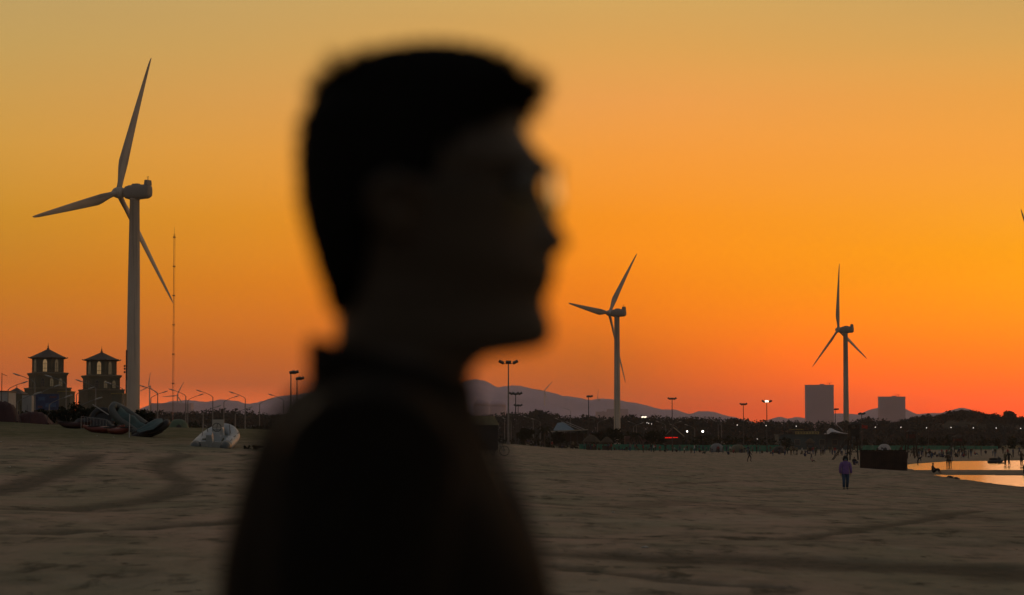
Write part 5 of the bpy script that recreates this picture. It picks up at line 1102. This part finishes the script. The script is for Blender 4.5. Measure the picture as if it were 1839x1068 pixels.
# ------------------------------------------------------------------ litter on the dune
LITM = mat('litter_pale', (.5, .48, .42), .7, .2, 5)
for i, (px, py) in enumerate(((55, 803), (46, 806), (88, 822), (94, 826), (2, 797), (18, 845), (133, 762), (174, 787), (149, 798), (219, 810), (204, 789), (1101, 917), (1180, 858), (1006, 851), (1130, 880), (1158, 985))):
    x, d = ground_px(px, py); g2 = random.Random(i); mb = MB(); mb.ball((0, 0, 0), (.03 + .03 * g2.random(), .03, .018), 8, 5); mb.v = [(a * (1 + .5 * g2.uniform(-1, 1)), b * (1 + .5 * g2.uniform(-1, 1)), c * (1 + .6 * g2.uniform(-1, 1))) for a, b, c in mb.v]
    o = mb.build('litter', LITM); o.location = (x, d, gz(x, d) + .012); o.rotation_euler = (0, 0, g2.uniform(0, 6)); tag(o, 'small pale scrap of litter on the %s' % ('left dune slope' if px < 500 else 'open sand right of the man'), 'litter', 'scraps of litter on the %s' % ('left dune' if px < 500 else 'open sand'))

# ------------------------------------------------------------------ the man in the foreground
def man():
    D = 2.0; S_ = D / F; x0 = XX(770, D); EY = 1.43; gz0 = EYE - EY
    t = thing('person', 'man with short hair, glasses and dark collared jacket, in blurred profile up close', 'person', (x0, D, gz0))
    X_ = lambda px: (px - 770) * S_ * 1.0; Z_ = lambda py: ZZ(py, D) - gz0
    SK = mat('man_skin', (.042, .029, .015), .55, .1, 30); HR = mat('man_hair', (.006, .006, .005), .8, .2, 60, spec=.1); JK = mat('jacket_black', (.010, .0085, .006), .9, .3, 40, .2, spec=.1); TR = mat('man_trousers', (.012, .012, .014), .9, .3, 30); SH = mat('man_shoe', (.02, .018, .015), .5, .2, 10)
    n = 72
    def face(r):
        r = list(r); y = r[0]
        if 150 < y < 660:
            k = min(1, (y - 150) / 60) * min(1, (660 - y) / 40); r[2] += 15 * k; r[5] *= 1.3; r[6] *= 1.15
        if y < 700: r[1] -= 10
        if 500 < y <= 640: r[0] = y + 22 * min(1, (y - 500) / 70) * (1 if y < 618 else .35 + .65 * max(0, (640 - y) / 22))
        return r
    def ring(z, b, f, w, egg=.1, nose=0, ns=.012, sock=0, pw=1.0):
        c = (b + f) / 2; a_ = (f - b) / 2; out = []
        for k in range(n):
            th = 2 * math.pi * k / n; ct, st_ = math.cos(th), math.sin(th)
            x = c + a_ * math.copysign(abs(ct) ** pw, ct); y = w * math.copysign(abs(st_) ** pw, st_) * (1 - egg * ct)
            if ct > 0:
                x += nose * math.exp(-(y / ns) ** 2)
                x -= sock * (math.exp(-((abs(y) - .033) / .016) ** 2))
            out.append((x, y, z))
        return out
    rows = [ (113, 740, 800, .02, 0, 0, .01, 0), (118, 690, 850, .042, 0, 0, .01, 0), (135, 645, 893, .060, .02, 0, .01, 0), (165, 608, 908, .071, .04, 0, .01, 0), (200, 590, 921, .077, .06, 0, .01, 0), (240, 580, 932, .079, .08, 0, .01, 0), (275, 575, 955, .079, .10, 0, .01, 0),
        (292, 574, 972, .078, .12, 6, .026, 0), (307, 574, 975, .078, .12, 6, .024, .002), (318, 574, 958, .077, .13, 3, .014, .009), (332, 575, 951, .077, .14, 7, .011, .010), (348, 576, 951, .077, .15, 10, .011, .007), (365, 578, 953, .076, .16, 14, .011, .001), (385, 582, 954, .074, .17, 20, .012, 0), (405, 588, 955, .072, .18, 28, .013, 0),
        (420, 594, 956, .070, .19, 36, .015, 0), (433, 600, 957, .069, .20, 41, .017, 0), (443, 604, 958, .068, .21, 40, .018, 0), (451, 608, 960, .067, .22, 29, .018, 0), (458, 611, 964, .066, .23, 14, .016, 0), (470, 612, 967, .065, .25, 10, .02, 0), (482, 613, 970, .063, .27, 14, .022, 0), (490, 614, 970, .062, .28, 13, .024, 0), (497, 614, 968, .061, .29, 5, .024, 0), (505, 614, 969, .060, .30, 10, .022, 0),
        (516, 614, 966, .059, .32, 8, .02, 0), (528, 614, 961, .058, .34, 2, .02, 0), (545, 614, 963, .056, .36, 6, .02, 0), (565, 613, 968, .055, .38, 9, .024, 0), (583, 612, 968, .054, .38, 9, .024, 0), (597, 612, 964, .053, .36, 6, .02, 0), (606, 612, 952, .053, .32, 2, .02, 0), (612, 612, 925, .054, .26, 0, .02, 0), (617, 612, 886, .055, .16, 0, .02, 0), (622, 612, 868, .055, .16, 0, .02, 0), (646, 611, 860, .056, .08, 0, .02, 0), (660, 608, 850, .057, .04, 3, .015, 0), (685, 602, 842, .060, 0, 0, .015, 0), (720, 588, 838, .068, 0, 0, .02, 0),
        (750, 560, 845, .115, 0, 0, .02, 0), (785, 530, 862, .165, 0, 0, .02, 0), (830, 515, 880, .180, 0, 0, .02, 0), (950, 490, 930, .175, 0, 0, .02, 0), (1150, 480, 945, .16, 0, 0, .02, 0), (1400, 500, 930, .145, 0, 0, .02, 0), (1700, 500, 930, .155, 0, 0, .02, 0), (1980, 500, 930, .17, 0, 0, .02, 0), (2150, 560, 880, .13, 0, 0, .02, 0)]
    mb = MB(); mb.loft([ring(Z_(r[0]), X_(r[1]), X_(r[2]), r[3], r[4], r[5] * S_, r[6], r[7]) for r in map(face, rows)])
    ex = X_(722); 
    for s_ in (-1, 1):
        # ear: shell with rim
        mb.tube([(ex - .012, s_ * .077, Z_(420)), (ex - .020, s_ * .086, Z_(385)), (ex - .018, s_ * .092, Z_(355)), (ex - .004, s_ * .093, Z_(340)), (ex + .012, s_ * .088, Z_(352)), (ex + .014, s_ * .08, Z_(372))], [.007, .007, .007, .007, .006, .005], 8)
        mb.ball((ex - .005, s_ * .079, Z_(382)), (.017, .009, .028), 12, 8); mb.ball((ex, s_ * .079, Z_(424)), (.009, .006, .011), 8, 6)
        # limbs
        sh = Vector((X_(655), s_ * .165, Z_(800))); el = Vector((X_(640), s_ * .235, Z_(1430))); wr = Vector((X_(720), s_ * .235, Z_(1960)))
        mb.tube([sh + Vector((0, -s_ * .06, 0)), sh, sh.lerp(el, .5), el, el.lerp(wr, .3), wr], [.05, .055, .048, .040, .041, .028], 14)
        hp = Vector((X_(715), s_ * .088, .90)); kn = Vector((X_(735), s_ * .095, .49)); an = Vector((X_(700), s_ * .10, .09)); mb.tube([hp, hp.lerp(kn, .5), kn, kn.lerp(an, .35), an, an + Vector((0, 0, -.05))], [.085, .078, .055, .056, .038, .04], 16)
        mb.tube([an + Vector((-.05, 0, -.05)), an + Vector((.05, 0, -.05)), an + Vector((.17, s_ * .01, -.065))], [.035, .038, .022], 10)
        # hand: palm, four fingers, thumb, relaxed curl
        dn = (wr - el).normalized(); pc = wr + dn * .05; mb.tube([wr - dn * .01, wr + dn * .03, wr + dn * .09], [.026, .034, .036], 12, flat=.5)
        for k, (ln, off) in enumerate(((.068, .030), (.076, .011), (.071, -.009), (.056, -.027))):
            fw = Vector((off, 0, 0)); b0 = wr + dn * .085 + fw; mb.tube([b0 - dn * .02, b0, b0 + dn * ln * .45 + Vector((0, -s_ * .006, 0)), b0 + dn * ln * .75 + Vector((0, -s_ * .018, 0)), b0 + dn * ln * .95 + Vector((0, -s_ * .032, 0))], [.009, .009, .0085, .008, .006], 8)
        b0 = wr + dn * .03 + Vector((.028, 0, 0)); mb.tube([b0 - Vector((.02, 0, 0)), b0 + Vector((.02, -s_ * .008, -.02)), b0 + Vector((.032, -s_ * .015, -.045)), b0 + Vector((.034, -s_ * .022, -.066))], [.012, .012, .0105, .008], 8)
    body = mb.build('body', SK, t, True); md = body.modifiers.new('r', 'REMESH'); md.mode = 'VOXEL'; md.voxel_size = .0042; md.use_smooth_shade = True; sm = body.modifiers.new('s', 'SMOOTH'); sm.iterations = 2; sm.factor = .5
    for s_ in (-1, 1):
        q = MB(); q.ball((X_(943), s_ * .031, Z_(330)), .0125, 14, 10); q.build('eye', mat('eye_white', (.18, .17, .15), .2, .05, 5), t, True)
        q = MB(); q.ball((X_(943) + .0095, s_ * .031, Z_(330)), (.004, .006, .006), 10, 8); q.build('iris', HR, t, True)
        q = MB(); q.tube([(X_(958), s_ * .012, Z_(301)), (X_(960), s_ * .030, Z_(294)), (X_(945), s_ * .050, Z_(300))], [.003, .004, .002], 6, flat=.6); q.build('eyebrow', HR, t, True)
    q = MB(); q.tube([(X_(955), -.022, Z_(495)), (X_(966), -.010, Z_(490)), (X_(969), 0, Z_(491)), (X_(966), .010, Z_(490)), (X_(955), .022, Z_(495))], [.002, .004, .0045, .004, .002], 8); q.tube([(X_(955), -.020, Z_(499)), (X_(964), -.008, Z_(504)), (X_(967), 0, Z_(505)), (X_(964), .008, Z_(504)), (X_(955), .020, Z_(499))], [.002, .0045, .005, .0045, .002], 8); q.build('lips', mat('lip', (.2, .09, .07), .5, .1, 9), t, True)
    # hair cap
    hr = [(88, 735, 850, .030), (93, 700, 876, .048), (101, 668, 884, .062), (112, 640, 904, .072), (126, 614, 928, .079), (142, 592, 950, .084), (160, 574, 965, .086), (176, 562, 963, .087), (190, 555, 955, .088), (205, 549, 940, .088), (225, 541, 915, .088), (255, 536, 893, .0875), (290, 534, 872, .087), (322, 535, 852, .086), (352, 538, 832, .084), (378, 542, 805, .081), (398, 547, 765, .078), (420, 552, 712, .074), (450, 561, 692, .070), (480, 570, 681, .065), (510, 580, 675, .059), (540, 590, 665, .05), (560, 598, 655, .035)]
    rings = []
    for i, r in enumerate(hr):
        rg = ring(Z_(r[0]), X_(r[1]), X_(r[2]), r[3], .02, 0, .01, 0, .92 if r[0] < 200 else .78)
        rings.append([(x * 1 + .0022 * math.sin(k * 2.9 + i * 1.7), y + .0018 * math.sin(k * 3.7 + i), z + .003 * math.sin(k * 1.3 + i * 2.1)) for k, (x, y, z) in enumerate(rg)])
    q = MB(); q.loft(rings); hair = q.build('hair', HR, t, True); hair['label'] = 'short black hair, brushed forward over the forehead'
    q = MB(); g = random.Random(5)
    for _ in range(6500):
        i = g.randrange(1, len(hr) - 4); i = max(i, 3) if g.random() < .8 else i; k = g.randrange(n); p0 = Vector(rings[i][k]); c = Vector((X_((hr[i][1] + hr[i][2]) / 2), 0, Z_(230))); nrm = (p0 - c).normalized(); top_ = max(0, 1 - i / 11)
        fwd = Vector((.55 if i < 10 else -.15, g.uniform(-.25, .25), .1 if i < 8 else -.8)); dv = (nrm * (.55 if p0.x < c.x else .35) + fwd * .6 + Vector((g.gauss(0, .15), g.gauss(0, .15), g.gauss(0, .15)))).normalized(); ln = (.008 + .016 * top_) * g.uniform(.4, 1.1) * (.3 + .8 * min(1, abs(nrm.x) * 1.3) * (.35 if nrm.z > .5 else 1)) * (1.35 if abs(nrm.x) > .55 and i < 12 else 1)
        sd = dv.cross(Vector((g.gauss(0, 1), g.gauss(0, 1), g.gauss(0, 1)))).normalized() * .0014; b0 = p0 - nrm * .004
        q.add([b0 - sd, b0 + sd, b0 + dv * ln * .6 + sd * .6 + nrm * .001, b0 + dv * ln], [(0, 1, 2), (0, 2, 3)])
    o = q.build('hair_strands', HR, hair); o['kind'] = 'stuff'
    # jacket
    rows = [(672, 580, 838, .070), (690, 538, 840, .082), (712, 506, 842, .108), (738, 496, 850, .142), (765, 477, 862, .178), (795, 464, 875, .205), (830, 452, 888, .218), (870, 439, 908, .222), (910, 428, 935, .224), (960, 416, 962, .224), (1010, 408, 984, .222), (1068, 403, 998, .220), (1150, 405, 1002, .214), (1300, 415, 988, .20), (1500, 425, 975, .19), (1750, 430, 965, .19), (1950, 440, 960, .195), (2080, 445, 955, .198)]
    q = MB(); q.loft([ring(Z_(r[0]), X_(r[1]), X_(r[2]), r[3], 0, 0, .01, 0, .95) for r in rows])
    for s_ in (-1, 1):
        sh = Vector((X_(688), s_ * .165, Z_(822))); el = Vector((X_(635), s_ * .238, Z_(1430))); wr = Vector((X_(715), s_ * .237, Z_(1900))); q.tube([sh + Vector((0, -s_ * .08, .01)), sh + Vector((0, s_ * .01, 0)), sh.lerp(el, .3), sh.lerp(el, .7), el, el.lerp(wr, .5), wr], [.06, .068, .070, .064, .062, .057, .050], 20)
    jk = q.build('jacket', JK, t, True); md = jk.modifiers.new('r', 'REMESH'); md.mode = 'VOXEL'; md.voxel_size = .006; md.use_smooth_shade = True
    tx = bpy.data.textures.new('folds', 'CLOUDS'); tx.noise_scale = .12; dm = jk.modifiers.new('d', 'DISPLACE'); dm.texture = tx; dm.strength = .010; dm.mid_level = .5; dm.texture_coords = 'LOCAL'
    # collar, standing, higher at the back
    q = MB(); N_ = 40; ri = []; 
    for k in range(N_):
        th = 2 * math.pi * k / N_; ct, st_ = math.cos(th), math.sin(th); f_ = (ct + 1) / 2; cx_ = X_(705); ax = (X_(852) - X_(560)) / 2; zb = Z_(690 + 34 * f_); zt = Z_(608 + 75 * f_)
        if k in (0,): pass
        b_ = (cx_ + ax * 1.06 * ct, .078 * st_, zb); m1 = (cx_ + ax * ct - .004 * (1 - f_), .070 * st_, zt); 
        ri.append([(b_[0], b_[1], b_[2] - .015), ((b_[0] + m1[0]) / 2, (b_[1] + m1[1]) / 2 * 1.02, (b_[2] + m1[2]) / 2), m1, (m1[0] - .004 * ct, m1[1] * .95, m1[2] + .001), (b_[0] - .008 * ct, b_[1] * .9, b_[2] - .015)])
    ri.append(ri[0]); q.loft(ri, caps=False); q.build('collar', JK, jk, True)
    q = MB(); q.tube([(X_(846), 0, Z_(735)), (X_(890), 0, Z_(790)), (X_(938), 0, Z_(900)), (X_(975), 0, Z_(1010)), (X_(992), 0, Z_(1150)), (X_(985), 0, Z_(1500)), (X_(960), 0, Z_(2050))], .005, 6); q.build('zip', DARKM, jk)
    q = MB()
    for s_ in (-1, 1): hp = Vector((X_(712), s_ * .085, .93)); kn = Vector((X_(730), s_ * .095, .49)); an = Vector((X_(698), s_ * .10, .10)); q.tube([hp, hp.lerp(kn, .4), kn, kn.lerp(an, .5), an], [.105, .098, .078, .070, .066], 20)
    q.loft([ring(.82, X_(520), X_(915), .15), ring(.9, X_(495), X_(925), .178), ring(1.02, X_(495), X_(925), .172)]); q.build('trousers', TR, t, True)
    for s_ in (-1, 1):
        q = MB(); rr = []
        for u, w, h in ((-.1, .028, .05), (-.07, .038, .075), (0, .04, .085), (.08, .045, .06), (.15, .045, .045), (.19, .025, .03)): rr.append([(X_(700) + u, s_ * .10 + w * math.cos(a), .005 + h / 2 + h / 2 * math.sin(a) + .01) for a in np.linspace(0, 2 * math.pi, 15)[:-1]])
        q.loft(rr); q.build('shoe', SH, t, True)
    # glasses
    RIM = mat('thin_rim', (.05, .05, .05), .3, .1, 5, metal=.6); GL = mat('lens_glass', (.62, .68, .52), .02, 0, 1, trans=1.0, spec=.2); GL.node_tree.nodes['Principled BSDF'].inputs['IOR'].default_value = 1.08
    gt = bpy.data.objects.new('glasses', None); COL.objects.link(gt); gt.parent = t
    gx = X_(1004)
    for s_ in (-1, 1):
        el_ = [(gx - abs(math.cos(a)) * 0 - (.004 + .004 * (s_ * math.cos(a))) * (1 if s_ * math.cos(a) > 0 else 0), s_ * .033 + .024 * math.cos(a), Z_(345) + .0185 * math.sin(a)) for a in np.linspace(0, 2 * math.pi, 25)]
        q = MB(); q.tube(el_, .0009, 6, caps=False); q.build('rim', RIM, gt)
        q = MB(); q.loft([[(a - .0006, b, c) for a, b, c in el_[:-1]], [(a + .0006, b, c) for a, b, c in el_[:-1]]]); q.build('lens', GL, gt)
        q = MB(); q.tube([(gx - .006, s_ * .057, Z_(338)), (gx - .02, s_ * .068, Z_(338)), (X_(850), s_ * .078, Z_(342)), (X_(730), s_ * .081, Z_(350)), (X_(700), s_ * .082, Z_(375))], .0012, 6); q.build('temple', RIM, gt)
    q = MB(); q.tube([(gx, -.0095, Z_(342)), (gx + .002, 0, Z_(338)), (gx, .0095, Z_(342))], .001, 6); q.build('bridge', RIM, gt)
man()
for m_ in list(bpy.data.meshes):
    if m_.users == 0: bpy.data.meshes.remove(m_)
print('objects', len(bpy.data.objects))
